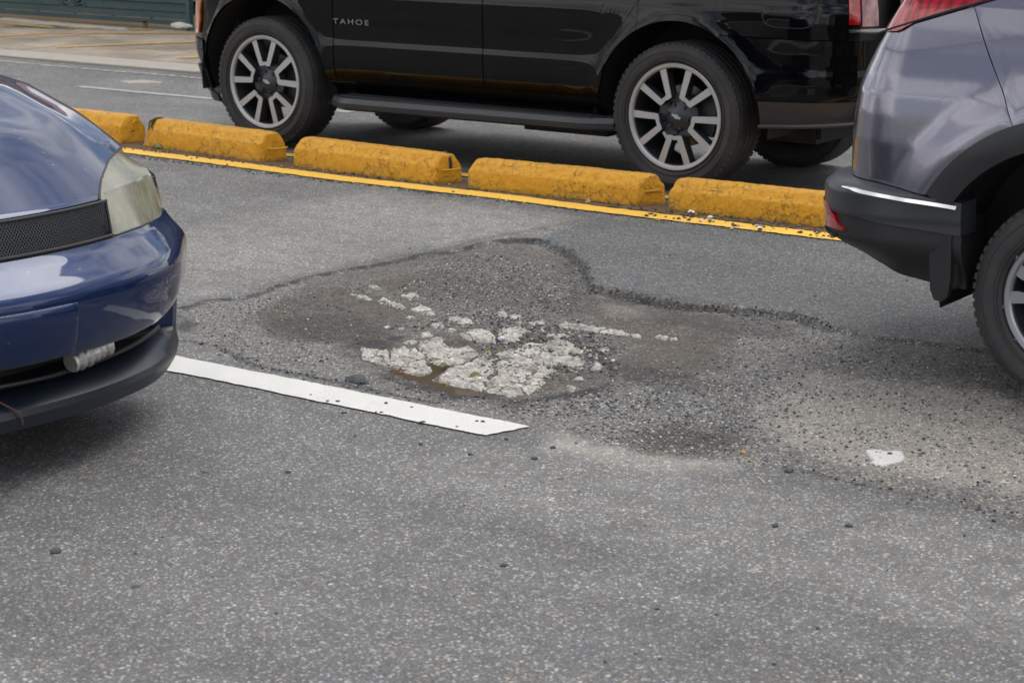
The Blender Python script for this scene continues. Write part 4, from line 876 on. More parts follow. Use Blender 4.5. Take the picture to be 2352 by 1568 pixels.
# front corner
panel('front_bumper', pT, lambda s, z: prT(s, z)+.010, [(q, .335+.0*q, .655) for q in np.linspace(-10.9, -9.322, 44)], M_black, suv, 20, **K)
panel('bumper_valance', pT, lambda s, z: prT(s, z)-.0+.016*(z > .3), [(q, .245, .470) for q in np.linspace(-10.9, -9.30, 40)], M_trim, suv, 10, off=.018, **K)
panel('headlight', pT, lambda s, z: prT(s, z)+.004, [(q, .90, 1.06) for q in np.linspace(-10.0, -9.33, 20)], M_glassd, suv, 8, **K)
panel('front_trim', pT, lambda s, z: prT(s, z)-.004, [(q, .66, 1.28) for q in np.linspace(-10.9, -9.322, 30)], M_black, suv, 8, **K)
mk = [(-9.52, .70, .72), (-9.50, .695, .79), (-9.47, .692, .86), (-9.44, .692, .895), (-9.42, .695, .90), (-9.385, .78, .902), (-9.36, .86, .90), (-9.35, .885, .895)]
panel('marker_lamp', pT, lambda s, z: prT(s, z)+.012, mk, M_amber, suv, 12, ret=.012, **K)
# fuel door, badge
fx_ = np.linspace(-5.15, -4.84, 24); fcx, fw = -4.995, .155
fc = [(q, .945+.07*(1-math.sqrt(max(0, 1-(abs(q-fcx)/fw)**4))), 1.14) for q in fx_]
panel('fuel_door_gap', pT, prT, [(q+(.006 if q > fcx else -.006), a-.006, b_+.006) for q, a, b_ in fc], M_under, suv, 10, ret=.004, off=.0008, **K)
panel('fuel_door', pT, prT, fc, M_black, suv, 10, ret=.006, off=.0030, **K)
cu = bpy.data.curves.new('badge_text', 'FONT'); cu.body = 'TAHOE'; cu.size = .062; cu.extrude = .003; cu.space_character = 1.35; cu.bevel_depth = .0006
to = bpy.data.objects.new('tmp', cu); COL.objects.link(to); dg = bpy.context.evaluated_depsgraph_get(); tme = bpy.data.meshes.new_from_object(to.evaluated_get(dg)); bpy.data.objects.remove(to)
tme.materials.clear(); M_badge = mat('dark_chrome', (.28, .28, .30), .25, 1); tme.materials.append(M_badge); bo = bpy.data.objects.new('badge', tme); COL.objects.link(bo); bo.parent = suv
wdt = max(v.co.x for v in tme.vertices); bo.scale = (.285/wdt, .72, 1); bo.rotation_euler = (math.pi/2, 0, 0); bo.location = (-8.145-oT[0], Y_T-.0075-oT[1], .820)
bo['label'] = 'dark chrome lettering TAHOE'
# tail lamp at the far right
panel('tail_lamp', pT, prT, [(q, .965+.01*0, 1.5) for q in np.linspace(-4.670, -4.610, 8)], M_red, suv, 12, off=.006, **K)
panel('reverse_lamp', pT, prT, [(q, .955, 1.5) for q in np.linspace(-4.598, -4.50, 10)], M_pink, suv, 8, off=.006, **K)
panel('lamp_trim', pT, prT, [(q, .925, .942) for q in np.linspace(-4.67, -4.30, 18)], M_chrome, suv, 3, off=.010, **K)
panel('tailgate', pT, prT, [(q, .70, 1.5) for q in np.linspace(-4.28, -3.4, 12)], M_black, suv, 12, **K)
# inner body, wheel wells, floor: keeps light out below the panels
ox_, oy_ = oT[0], oT[1]
m = MB(); m.box(-8.15-ox_, -6.25-ox_, 9.60-oy_, 11.35-oy_, .40, 1.25, 0); m.box(-9.4-ox_, -9.2-ox_, 9.75-oy_, 11.2-oy_, .40, 1.2); m.box(-5.10-ox_, -4.66-ox_, 9.66-oy_, 11.3-oy_, .42, 1.2)
m.box(-9.35-ox_, -8.15-ox_, 9.56-oy_, 11.35-oy_, .985, 1.25); m.box(-6.25-ox_, -5.1-ox_, 9.56-oy_, 11.35-oy_, .965, 1.25); m.box(-9.3-ox_, -8.1-ox_, 10.0-oy_, 10.95-oy_, .50, 1.0); m.box(-6.3-ox_, -5.0-ox_, 10.0-oy_, 10.95-oy_, .50, 1.0)
m.box(-8.15-ox_, -5.0-ox_, 9.9-oy_, 11.1-oy_, .27, .45, 0, .03); m.box(-6.9-ox_, -6.25-ox_, 9.70-oy_, 10.4-oy_, .235, .42, 0, .03); m.box(-8.1-ox_, -7.7-ox_, 10.1-oy_, 10.9-oy_, .25, .42, 0, .03); m.box(-7.6-ox_, -5.2-ox_, 10.35-oy_, 10.6-oy_, .29, .40, 0, .02)
m.build('underbody', M_under, suv, smooth=False)
m = MB(); m.tube([(-5.70-ox_, 9.65-oy_, .415), (-5.70-ox_, 11.3-oy_, .415)], .05, 12); m.tube([(-8.77-ox_, 9.7-oy_, .38), (-8.77-ox_, 11.2-oy_, .38)], .035, 10); m.build('axle', M_under, suv)
for cx in (-8.77, -5.68):            # liner behind each arch
    m = MB(); a_ = np.linspace(-.15, math.pi+.15, 30); V = []
    for q in a_:
        for y in (9.53, 9.95): V.append((cx+.565*math.cos(q)-ox_, y-oy_, .42+.565*math.sin(q)))
    m.add(V, [(2*i, 2*i+1, 2*i+3, 2*i+2) for i in range(len(a_)-1)]); m.build('wheel_liner', M_under, suv)
# mud guard ahead of the front wheel foot
m = MB(); m.box(-9.20-ox_, -9.12-ox_, 9.56-oy_, 9.80-oy_, .235, .45, 0, .01); m.build('mud_guard', M_under, suv, smooth=False)
# cabin
m = MB(); V = [(-8.6, 9.62, 1.24), (-4.75, 9.62, 1.24), (-4.75, 11.4, 1.24), (-8.6, 11.4, 1.24), (-7.6, 9.85, 1.86), (-4.85, 9.85, 1.90), (-4.85, 11.15, 1.90), (-7.6, 11.15, 1.86)]
m.add([(a-ox_, b_-oy_, c) for a, b_, c in V], [(0, 1, 5, 4), (1, 2, 6, 5), (2, 3, 7, 6), (3, 0, 4, 7), (4, 5, 6, 7)]); m.build('cabin', M_black, suv, smooth=False)
for a, b_ in ((-7.35, -6.75), (-6.65, -5.75), (-5.65, -4.95)):
    m = MB(); z0, z1 = 1.30, 1.78
    yy = lambda z: 9.62+(z-1.24)/.64*.23-.004
    m.add([(a-ox_, yy(z0)-oy_, z0), (b_-ox_, yy(z0)-oy_, z0), (b_-ox_, yy(z1)-oy_, z1), (a+(.0)-ox_, yy(z1)-oy_, z1)], [(0, 1, 2, 3)]); m.build('window', M_glassd, suv, smooth=False)
m = MB(); m.add([(a-ox_, b_-oy_, c) for a, b_, c in [(-9.72, 10.1, 1.02), (-8.55, 9.56, 1.235), (-8.55, 11.4, 1.235), (-9.72, 11.0, 1.02), (-8.9, 9.52, 1.22), (-9.3, 9.62, 1.12)]], [(0, 5, 4, 1, 2, 3)]); m.build('hood', M_black, suv, smooth=False)
make_wheel(suv, (-8.77-ox_, 9.515-oy_, .415), .415, .300, .285, 'v', math.radians(90))
make_wheel(suv, (-5.70-ox_, 9.515-oy_, .415), .415, .300, .285, 'v', math.radians(-90))
for cx in (-8.77, -5.70): make_wheel(suv, (cx-.05-ox_, 11.27-oy_, .355), .415, .300, .285, 'v', math.radians(40), side=1, simple=True)

# ------------------------------------------------------------------ grey crossover in the near lane, right
Y_C = 6.38; oC = (-1.0, 7.2, 0); cr = empty('grey_crossover', oC, 'grey metallic crossover with black lower cladding and mud flap at the right edge', 'car'); KC = dict(org=oC)
pC = planf(Y_C, xr=-2.93, Rr=.25); pB = planf(Y_C, xr=-2.90, Rr=.25)
def prC(s, z):
    o = np.interp(z, [.3, .45, .60, .70, .85, .95, 1.02, 1.08, 1.16, 1.24, 1.32, 1.42, 1.6], [-.05, -.02, 0, .0, .003, -.004, -.014, -.034, -.070, -.112, -.158, -.20, -.27])
    r = np.hypot(s+2.27, z-.40); return o+.040*sstep(.76, .60, r)*(z < 1.25)
caR = archx(-2.27, .585, 30)
sm = lambda q: float(np.interp(q, [-2.74, -2.66, -2.60, -2.535, -2.49], [1.34, 1.21, 1.12, 1.03, .95]))
clw = lambda q: float(np.interp(q, [-4.5, -3.0, -2.66], [.719, .712, .676]))
clo = arch(-2.27, .40, .585, clw)
tl = lambda q: float(np.interp(q, [-3.6, -3.02, -2.95, -2.80, -2.629, -2.40, -2.2], [1.20, 1.225, 1.25, 1.30, 1.355, 1.43, 1.47]))
bq = [(q, clo(q), tl(q) if q < -2.74 else max(sm(q)-.003, clo(q)+.004)) for q in np.unique(np.r_[np.linspace(-4.2, -2.95, 26), np.linspace(-2.95, -2.49, 24), [a for a in caR if a < -2.49]])]
panel('bumper_cover', pC, prC, bq, M_grey, cr, 44, **KC)
bq = [(q, max(clo(q), sm(q)+.003) if q < -2.49 else clo(q), tl(q) if q < -2.2 else 1.47) for q in np.unique(np.r_[np.linspace(-2.738, -.5, 50), [a for a in caR if a > -2.738]])]
panel('quarter_panel', pC, prC, bq, M_grey, cr, 44, **KC)
panel('tail_lamp', pC, lambda s, z: prC(s, np.minimum(z, 1.6)), [(q, tl(q)+.004, 1.62) for q in np.linspace(-3.32, -2.30, 40)], M_red, cr, 24, off=.008, **KC)
m = MB(); m.tube([(x-oC[0], y-oC[1], tl(q)+.000) for q in np.linspace(-3.2, -2.35, 24) for x, y, nx, ny in [[float(a) for a in pC(np.array(q))]]], .004, 6); m.build('lamp_seal', M_trim, cr)
panel('rear_lamp_housing', pC, prC, [(q, 1.18, 1.60) for q in np.linspace(-3.9, -3.33, 10)], M_trim2, cr, 8, **KC)
# lower cladding: satin band over a dark skirt
lowz = lambda q: float(np.interp(q, [-3.5, -3.22, -3.16, -3.08, -2.90, -2.755, -2.66], [.50, .46, .44, .415, .385, .365, .36]))
pro = lambda s, z: .030*sstep(.76, .60, np.hypot(s+2.27, z-.40))+.115*sstep(-2.62, -3.10, s)*sstep(.40, .52, z)-.06*sstep(.52, .36, z)+np.where(z > .60, .006, 0)
ledge = lambda q: float(np.interp(q, [-4.5, -3.0, -2.66], [.715, .708, .672]))
panel('satin_band', pB, lambda s, z: pro(s, z)-.04*sstep(ledge(-3.0)-.03, ledge(-3.0)+.01, z), [(q, ledge(q)-.115, ledge(q)) for q in np.linspace(-4.3, -2.655, 60)], M_trim2, cr, 14, ret=.13, **KC)
panel('lower_cladding', pB, pro, [(q, lowz(q), ledge(q)-.118) for q in np.linspace(-4.3, -2.655, 60)], M_trim, cr, 16, off=-.010, **KC)
chs = np.linspace(-3.03, -2.668, 26); V = []
panel('chrome_strip', pB, lambda s, z: pro(s, z*0+.65)+.004-.8*(z-(np.interp(s, [-4.5, -3.0, -2.66], [.715, .708, .672])-.018)), [(q, ledge(q)-.021+.008*(1-sstep(-3.03, -2.97, q)), ledge(q)-.010) for q in chs], M_chrome, cr, 6, ret=.02, off=.012, **KC)
panel('reflector', pB, lambda s, z: pro(s, z)+.004, [(q, .525+.012*sstep(-3.2, -3.05, q), .535+.075*sstep(-3.03, -3.12, q)+.01) for q in np.linspace(-3.42, -3.035, 20)], M_red, cr, 6, ret=.015, **KC)
panel('reflector_bezel', pB, pro, [(q, .50, .515) for q in np.linspace(-3.45, -3.08, 16)], M_trim2, cr, 3, off=.004, **KC)
arch_lip('arch_cladding', pC, lambda s, z: prC(s, z), -2.27, .40, .495, .592, math.radians(-6), math.radians(150), M_trim, cr, off=.010, depth=.12, n=60, **KC)
# closing body, liner, floor
cx_, cy_ = oC[0], oC[1]
m = MB(); m.box(-3.02-cx_, -2.80-cx_, 6.60-cy_, 8.05-cy_, .42, 1.3); m.box(-3.0-cx_, 1.2-cx_, 6.62-cy_, 8.1-cy_, .93, 1.3); m.box(-1.70-cx_, 1.2-cx_, 6.50-cy_, 8.1-cy_, .22, 1.3); m.box(-2.95-cx_, -1.7-cx_, 6.80-cy_, 7.9-cy_, .35, .95); m.build('underbody', M_under, cr, smooth=False)
m = MB(); a_ = np.linspace(-.25, math.pi+.25, 36); V = []
for q in a_:
    for y in (6.45, 6.80): V.append((-2.27+.505*math.cos(q)-cx_, y-cy_, .40+.505*math.sin(q)))
m.add(V, [(2*i, 2*i+1, 2*i+3, 2*i+2) for i in range(len(a_)-1)]); m.build('wheel_liner', M_under, cr)
# mud flap
m = MB(); V = []
fl = [(-2.762, .648), (-2.690, .648), (-2.684, .50), (-2.682, .40), (-2.690, .345), (-2.712, .322), (-2.738, .325), (-2.755, .36), (-2.765, .50)]
m.prism_y([(x-cx_, z) for x, z in fl], 6.345-cy_, 6.375-cy_); fo = m.build('mud_flap', M_trim, cr, smooth=False)
m = MB(); m.box(-2.700-cx_, -2.675-cx_, 6.375-cy_, 6.62-cy_, .365, .60, 0, .006); m.build('flap_backing', M_under, fo, smooth=False)
# upper body and glass beyond the frame
m = MB(); V = [(-3.05, 6.58, 1.45), (1.4, 6.58, 1.30), (1.4, 8.1, 1.30), (-3.05, 8.1, 1.45), (-2.75, 6.85, 1.82), (.3, 6.85, 1.84), (.3, 7.85, 1.84), (-2.75, 7.85, 1.82)]
m.add([(a-cx_, b_-cy_, c) for a, b_, c in V], [(0, 1, 5, 4), (1, 2, 6, 5), (2, 3, 7, 6), (3, 0, 4, 7), (4, 5, 6, 7)]); m.build('cabin', M_grey, cr, smooth=False)
m = MB(); m.add([(a-cx_, b_-cy_, c) for a, b_, c in [(-2.3, 6.60, 1.47), (.8, 6.60, 1.40), (.3, 6.80, 1.76), (-2.2, 6.80, 1.76)]], [(0, 1, 2, 3)]); m.build('window', M_glassd, cr, smooth=False)
panel('door', planf(Y_C), prC, [(q, .36, 1.45) for q in np.linspace(-1.68+.01, .9, 12)], M_grey, cr, 12, **KC)
make_wheel(cr, (-2.27-cx_, 6.40-cy_, .362), .362, .240, .235, 'g', math.radians(168))
make_wheel(cr, (.39-cx_, 6.40-cy_, .362), .362, .240, .235, 'g', math.radians(30))
for q in (-2.27, .39): make_wheel(cr, (q-cx_, 8.20-cy_, .362), .362, .240, .235, 'g', 0, side=1, simple=True)

# ------------------------------------------------------------------ blue saloon nosing in from the left
oB = (-5.4, 3.9, 0); bc = empty('blue_saloon', oB, 'dark blue saloon with yellowed headlight nosing in from the left over the white stripe', 'car')
YC, HW, XN = 3.9, .80, -4.53
M_lens = mat('yellowed_lens', (.36, .345, .23), .22, 0, 1, coat_rough=.12); t = NT(M_lens); co = t.coord()
t.l(t.mix(t.ramp(t.noise(7, 5, .6, co), [(.35, 0), (.65, 1)]), (.23, .235, .17), (.46, .43, .29)), 'Base Color'); t.l(t.math('MULTIPLY', t.noise(5, 3, .5, co), .3), 'Coat Roughness')
t.b.inputs['Alpha'].default_value = .66
M_bowl = mat('fluted_reflector', (.55, .55, .50), .18, .9); t2 = NT(M_bowl); co2 = t2.coord()
wv2 = t2.n('ShaderNodeTexWave', {'Vector': co2, 'Scale': 9.0, 'Distortion': .6}, bands_direction='Y'); vz = t2.n('ShaderNodeTexVoronoi', {'Vector': co2, 'Scale': 9.0})
t2.l(t2.mix(t2.ramp(vz.outputs['Distance'], [(.25, 0), (.5, 1)]), (.62, .62, .56), (.10, .10, .09)), 'Base Color'); t2.l(t2.bump(t2.math('ADD', wv2.outputs['Fac'], vz.outputs['Distance']), .8, .02), 'Normal')
def noseoff(dy): return .34*np.abs(dy/.85)**2.1
# boundary columns: rear far side -> round the far corner -> nose -> near side
def col_pts():
    pts = []
    for x in np.linspace(-7.4, -5.05, 22): pts.append((x, HW))
    a = np.linspace(0, 1, 18)[1:]
    # corner: superellipse-like blend from side to nose curve
    dyc = .735; xc = XN-noseoff(dyc); p0 = np.array([-5.05, HW]); p1 = np.array([-4.84, HW]); p2 = np.array([xc, dyc])
    tang = np.array([noseoff(dyc+.001)-noseoff(dyc), -.001]); 
    for q in a: b_ = (1-q)**2*p0+2*q*(1-q)*p1+q*q*p2; pts.append(tuple(b_))
    for dy in np.r_[np.linspace(.72, .30, 18), .29, np.linspace(.27, 0, 12)]: pts.append((XN-noseoff(dy), dy))
    L_ = pts; return L_+[(x, -dy) for x, dy in L_[-2::-1]]
CP = np.array(col_pts()); nC = len(CP)
tg = np.gradient(CP, axis=0); tg /= np.linalg.norm(tg, axis=1)[:, None]+1e-9; NB = np.column_stack([-tg[:, 1], tg[:, 0]])
NB *= np.where((NB*np.column_stack([np.ones(nC)*.2, CP[:, 1]])).sum(1, keepdims=True)+(NB[:, :1]) > 0, 1, -1)
ker = np.array([1, 2, 3, 2, 1.])/9
for _ in range(2): NB = np.column_stack([np.convolve(np.pad(NB[:, k], 2, 'edge'), ker, 'valid') for k in (0, 1)]); NB /= np.linalg.norm(NB, axis=1)[:, None]
def hood_z(d, tt):      # d: distance behind the nose line, tt: -1..1 across
    base = np.interp(d, [0, .04, .10, .17, .335, .585, .845, 1.2, 1.8], [.812, .835, .868, .905, .982, 1.062, 1.10, 1.125, 1.14])
    crown = .018*(1-np.abs(tt)**2.5)*sstep(0, .3, d)+.010*np.exp(-((np.abs(tt)-.62)/.10)**2)*sstep(.1, .4, d)
    return base+crown-.055*sstep(.86, 1.0, np.abs(tt))**1.5
dside = XN-noseoff(CP[:, 1])-CP[:, 0]; dside = np.clip(dside, 0, 9)
ztop = hood_z(dside, CP[:, 1]/HW)
LV = [(.178, .070), (.184, .090), (.225, .105), (.246, .100), (.268, .075), (.280, .035), (.287, .0), (.292, -.05), (.297, -.10), (.368, -.10), (.374, -.02), (.378, .08), (.384, .128), (.40, .142), (.44, .155), (.49, .165), (.54, .172), (.565, .172), (.585, .165), (.605, .148), (.625, .122), (.645, .095), (.665, .072), (.680, .060),
      (.684, .052), (.688, .040), (.72, .036), (.76, .026), (.795, .012), (.799, .016), (.806, .010), (.812, 0)]
zf = np.array([(a-.2)/(.612) for a, b_ in LV]); of = np.array([b_ for a, b_ in LV])
sidef = sstep(-4.78, -5.05, CP[:, 0]); absd = np.abs(CP[:, 1])
ofside = np.interp(np.array([a for a, b_ in LV]), [.2, .24, .3, .335, .38, .5, .57, .65, .7, .812], [.0, .015, .02, .02, .030, .040, .045, .040, .032, 0])
V = np.zeros((len(LV), nC, 3))
lift = .0+.035*sstep(.15, .75, absd)          # bumper's lower edge and the lines climb slightly towards the corner
for k in range(len(LV)):
    a = LV[k][0]; corner = sstep(.60, .80, absd)*(1-sidef)
    o = of[k]*(1-.42*sstep(.35, .78, absd)*(a > .24 if False else 1))*(1-sidef)+ofside[k]*.5*sidef
    # intake: closed at the corners (side flange), open between
    if 4 <= k <= 11: o = o*(1-sstep(.66, .70, absd))+np.interp(a, [.17, .38], [.045, .065])*(sstep(.66, .70, absd))*(1-sidef)+(ofside[k])*sidef*sstep(.66, .70, absd)
    # on the sides heights follow the fender line
    z = a+(ztop-.812)*np.clip((a-.60)/.212, 0, 1)**1.2
    z = z+lift*np.interp(a, [.2, .30, .34, .38, .5, .6, .7], [.0, .0, .2, 1, .6, .1, 0])
    if k >= 23: z = np.minimum(z, ztop)
    V[k, :, 0] = CP[:, 0]+NB[:, 0]*o; V[k, :, 1] = YC+CP[:, 1]+NB[:, 1]*o; V[k, :, 2] = z
idx = np.arange(len(LV)*nC).reshape(len(LV), nC)
dyf = (CP[:-1, 1]+CP[1:, 1])/2; xf_ = (CP[:-1, 0]+CP[1:, 0])/2
groups = {}
for k in range(len(LV)-1):
    for j in range(nC-1):
        q = (idx[k, j], idx[k, j+1], idx[k+1, j+1], idx[k+1, j]); front = xf_[j] > -5.05; ad = abs(dyf[j])
        if k < 7: n_ = 'lower_valance' if (front and ad < .80) or not front else 'lower_valance'
        elif k < 11: n_ = 'intake' if (ad < .68) else 'bumper'
        elif k < 23: n_ = 'bumper'
        elif ad < .29 and k >= 23 and k < 28: n_ = 'grille_recess'
        else: n_ = 'fender_nose'
        if not front and k >= 7: n_ = 'fender_nose'
        groups.setdefault(n_, []).append(q)
# headlight outline (sight lines from the survey) cut into nose and hood
def lamp_planes():
    out = [(226, 546), (226, 470), (232, 412), (250, 366), (284, 331), (312, 341), (350, 408), (368, 460), (372, 492), (366, 499), (322, 521), (268, 540)]
    C_ = np.array([0, 0, CH]); pl = []
    n = len(out); c = np.mean(out, 0)
    for i in range(n):
        a, b_ = ray(*out[i]), ray(*out[(i+1) % n]); nr = np.cross(a, b_); nr /= np.linalg.norm(nr)
        if nr@ray(*c) < 0: nr = -nr
        pl.append((C_, nr))
    return pl
LP_ = lamp_planes()
def near_outline(e, mir):
    p = (np.array(e.verts[0].co[:])+np.array(e.verts[1].co[:]))/2+np.array(oB)
    if mir: p[1] = 2*YC-p[1]
    d = p-np.array([0, 0, CH]); z = d@_F; q = np.array([[W0/2+FPX*(d@_R)/z, H0/2-FPX*(d@_U)/z]])
    return pdist(q, LOUT)[0] < 3.0
LOUT = [(340, 512), (322, 521), (268, 540), (226, 546), (226, 470), (232, 412), (250, 366), (280, 336)]
def split_lamp(bm, mirror):
    pls = LP_ if not mirror else [(np.array([p[0], 2*YC-p[1], p[2]]), np.array([n[0], -n[1], n[2]])) for p, n in LP_]
    def region(f): c = f.calc_center_median(); return -5.25 < c.x < -4.4 and c.z > .60 and ((c.y > YC+.15) if not mirror else (c.y < YC-.15))
    for p, n in pls:
        fs = [f for f in bm.faces if region(f)]; ge = list({v for f in fs for v in f.verts})+list({e for f in fs for e in f.edges})+fs
        bmesh.ops.bisect_plane(bm, geom=ge, plane_co=Vector(p), plane_no=Vector(n), dist=1e-6)
    return [f for f in bm.faces if region(f) and all((Vector(f.calc_center_median())-Vector(p)).dot(Vector(n)) > 0 for p, n in pls)]
# hood sheet shares the same nose line
nd, ntr = 46, 71
dd_ = np.r_[np.linspace(0, .2, 16), np.linspace(.23, 1.9, nd-16)]; tt_ = np.linspace(-1, 1, ntr)
HV = np.zeros((nd, ntr, 3)); ybnd = CP[:, 1]
def nose_x(dy): return np.interp(-np.abs(dy), -CP[:nC//2+1, 1][::1], CP[:nC//2+1, 0]) if False else None
half = CP[:nC//2+1]                    # far side: from rear side to centre
hx = half[:, 0]; hy = half[:, 1]
ordr = np.argsort(hy[22:]); fy_ = hy[22:][ordr]; fx2 = hx[22:][ordr]
for i, d in enumerate(dd_):
    dy = tt_*HW; xn = np.interp(np.abs(dy), fy_, fx2); xn = np.where(np.abs(tt_) > .9995, -5.05, xn)
    HV[i, :, 0] = xn-d; HV[i, :, 1] = YC+dy; dn = XN-noseoff(dy)-(xn-d); HV[i, :, 2] = hood_z(np.clip(dn, 0, 9), tt_)
HV = HV.reshape(-1, 3); hid = np.arange(nd*ntr).reshape(nd, ntr)
HF = [tuple(int(v) for v in q) for q in np.stack([hid[:-1, :-1], hid[:-1, 1:], hid[1:, 1:], hid[1:, :-1]], -1).reshape(-1, 4)]
o_arr = np.array(oB)
def to_part(name, verts, faces, m, lampcut=False, solid=.0, sub=False, outward=None):
    bm = bmesh.new(); vs = [bm.verts.new(v) for v in verts]; bm.verts.index_update()
    for f in faces:
        u = []
        for i in f:
            if vs[i] not in u: u.append(vs[i])
        try: bm.faces.new(u)
        except Exception: pass
    bmesh.ops.delete(bm, geom=[v for v in bm.verts if not v.link_faces], context='VERTS'); bmesh.ops.remove_doubles(bm, verts=bm.verts[:], dist=2e-4)
    lampf = []
    if lampcut:
        for mi in (False, True):
            fs = split_lamp(bm, mi); lampf.append([[v.co.copy() for v in f.verts] for f in fs]); bmesh.ops.delete(bm, geom=fs, context='FACES')
    bmesh.ops.recalc_face_normals(bm, faces=bm.faces[:])
    for v in bm.verts: v.co -= Vector(oB)
    me = bpy.data.meshes.new(name); bm.to_mesh(me); bm.free(); me.materials.append(m)
    for p in me.polygons: p.use_smooth = True
    ob = bpy.data.objects.new(name, me); COL.objects.link(ob); ob.parent = bc; angle_smooth(ob, 32 if name != 'hood' else 60)
    if solid: md = ob.modifiers.new('s', 'SOLIDIFY'); md.thickness = solid; md.offset = -1
    return ob, lampf
FV = V.reshape(-1, 3)
M_int = plastic('black_mesh', (.012, .012, .013), .6)
_, l1 = to_part('hood', HV, HF, M_blue, True)
_, l2 = to_part('fender', FV, groups['fender_nose'], M_blue, True)
_, l3 = to_part('bumper', FV, groups['bumper'], M_blue, True)
to_part('lower_valance', FV, groups['lower_valance'], M_lip)
to_part('intake_recess', FV, groups['intake'], M_int)
to_part('grille_recess', FV, groups['grille_recess'], M_int)
for k in (0, 1):
    fs = l1[k]+l2[k]+l3[k]; bm = bmesh.new()
    for f in fs:
        try: bm.faces.new([bm.verts.new(v) for v in f])
        except Exception: pass
    bmesh.ops.remove_doubles(bm, verts=bm.verts[:], dist=.0025); bmesh.ops.triangulate(bm, faces=bm.faces[:]); bmesh.ops.recalc_face_normals(bm, faces=bm.faces[:])
    inner = [v for v in bm.verts if not v.is_boundary]
    for _ in range(40): bmesh.ops.smooth_vert(bm, verts=inner, factor=.5, use_axis_x=True, use_axis_y=True, use_axis_z=True)
    for v in bm.verts: v.co -= Vector(oB)
    me = bpy.data.meshes.new('headlight'); bm.to_mesh(me); bm.free(); me.materials.append(M_lens)
    for p in me.polygons: p.use_smooth = True
    hl = bpy.data.objects.new('headlight', me); COL.objects.link(hl); hl.parent = bc
    # silvered, fluted reflector behind the hazed lens
    bm = bmesh.new(); bm.from_mesh(me); bm.normal_update()
    sg_ = 1 if sum((f.normal.x+f.normal.z)*f.calc_area() for f in bm.faces) > 0 else -1
    cb = sum((v.co for v in bm.verts), Vector())/len(bm.verts)
    for v in bm.verts: v.co = cb+(v.co-cb)*.93-v.normal*(.028*sg_)
    mb_ = bpy.data.meshes.new('reflector_bowl'); bm.to_mesh(mb_); bm.free(); mb_.materials.clear(); mb_.materials.append(M_bowl)
    ob_ = bpy.data.objects.new('reflector_bowl', mb_); COL.objects.link(ob_); ob_.parent = hl
    # dark gasket round the lens
    bm = bmesh.new(); bm.from_mesh(me); be = [e for e in bm.edges if len(e.link_faces) == 1]
    mg = MB()
    for e in be:
        if not near_outline(e, k): continue
        mg.tube([e.verts[0].co[:], e.verts[1].co[:]], .0042, 5)
    bm.free()
    if mg.v: mg.build('gasket', M_trim, hl)
bx_, by_ = oB[0], oB[1]
# grille: fine diagonal lattice between top and bottom bars
def nose_pt(dy, z, o): 
    x = XN-noseoff(dy)+o; return (x-bx_, YC+dy-by_, z)
gz0, gz1 = .690, .792
m = MB()
for i in range(54):
    a = -.29+.58*i/53
    for s_ in (-1, 1):
        p0 = a; p1 = a+s_*.075
        t0, t1 = 0., 1.
        if abs(p1) > .288: p1 = math.copysign(.288, p1); t1 = abs((p1-p0)/.075)
        m.tube([nose_pt(p0, gz0, .047), nose_pt(p0+(p1-p0)*.5, gz0+(gz1-gz0)*t1*.5, .040), nose_pt(p1, gz0+(gz1-gz0)*t1, .030)], .0022, 4, cap=False)
go = m.build('grille_lattice', M_trim2, bc)
m = MB()
for z, o in ((.7935, .033), (.689, .054)): m.tube([nose_pt(dy, z, o) for dy in np.linspace(-.292, .292, 24)], .0055, 8)
for s_ in (-1, 1): m.tube([nose_pt(s_*.290, .689, .052), nose_pt(s_*.290, .7935, .032)], .005, 6)
m.build('grille_frame', M_trim, bc)
# number-plate pad on the bumper
pad = MB(); ys = np.linspace(-.28, .0, 20); ys = np.linspace(-.05, .0, 3)
def padsurf(dy, z, e):
    a = z; return nose_pt(dy, z, float(np.interp(a, [x[0] for x in LV], [x[1] for x in LV]))+e)
W_ = np.linspace(-.26, .0, 16); W_ = np.linspace(-.27, .0, 16)
yy_ = np.linspace(-.27, .0, 14); V2 = []; zz_ = np.linspace(.375, .553, 8); yy_ = np.linspace(-.27, .0, 14)
yl, yr = -.42, -.012
for dy in np.linspace(yl, yr, 18):
    for z in zz_: V2.append(padsurf(dy, z, .014 if z < .55 else .008))
n = len(zz_); F2 = [(i*n+k, (i+1)*n+k, (i+1)*n+k+1, i*n+k+1) for i in range(17) for k in range(n-1)]
pad.add(V2, F2); po_ = pad.build('plate_pad', M_blue, bc)
md = po_.modifiers.new('s', 'SOLIDIFY'); md.thickness = .012; md.offset = 0; bv = po_.modifiers.new('b', 'BEVEL'); bv.width = .003; bv.segments = 2
# lower intake bars, crumpled foil sleeve, dangling cord
for z, o in ((.345, .0), (.308, .045)):
    m = MB(); m.tube([nose_pt(dy, z+.02*abs(dy), o) for dy in np.linspace(-.66, .60, 40)], .0085, 8); m.build('intake_bar', M_trim, bc)
M_foil = mat('crumpled_foil', (.55, .54, .51), .38, .7); t = NT(M_foil); t.l(t.bump(t.noise(40, 5, .6), .6, .01), 'Normal')
m = MB(); P_ = [nose_pt(.05+.165*k/20, .340+.024*k/20, .070) for k in range(21)]; m.tube(P_, [.029+.007*math.sin(k*1.75)+.003*math.sin(k*5) for k in range(21)], 14); fo = m.build('foil_sleeve', M_foil, bc)
M_cord = mat('brown_cord', (.10, .055, .035), .8)
m = MB(); P_ = [np.array(nose_pt(-.26, .325, .02)), np.array(nose_pt(-.22, .275, .09)), np.array(nose_pt(-.185, .245, .122)), np.array(nose_pt(-.170, .205, .112))]; m.tube(P_, .0028, 6); m.build('cord', M_cord, bc)
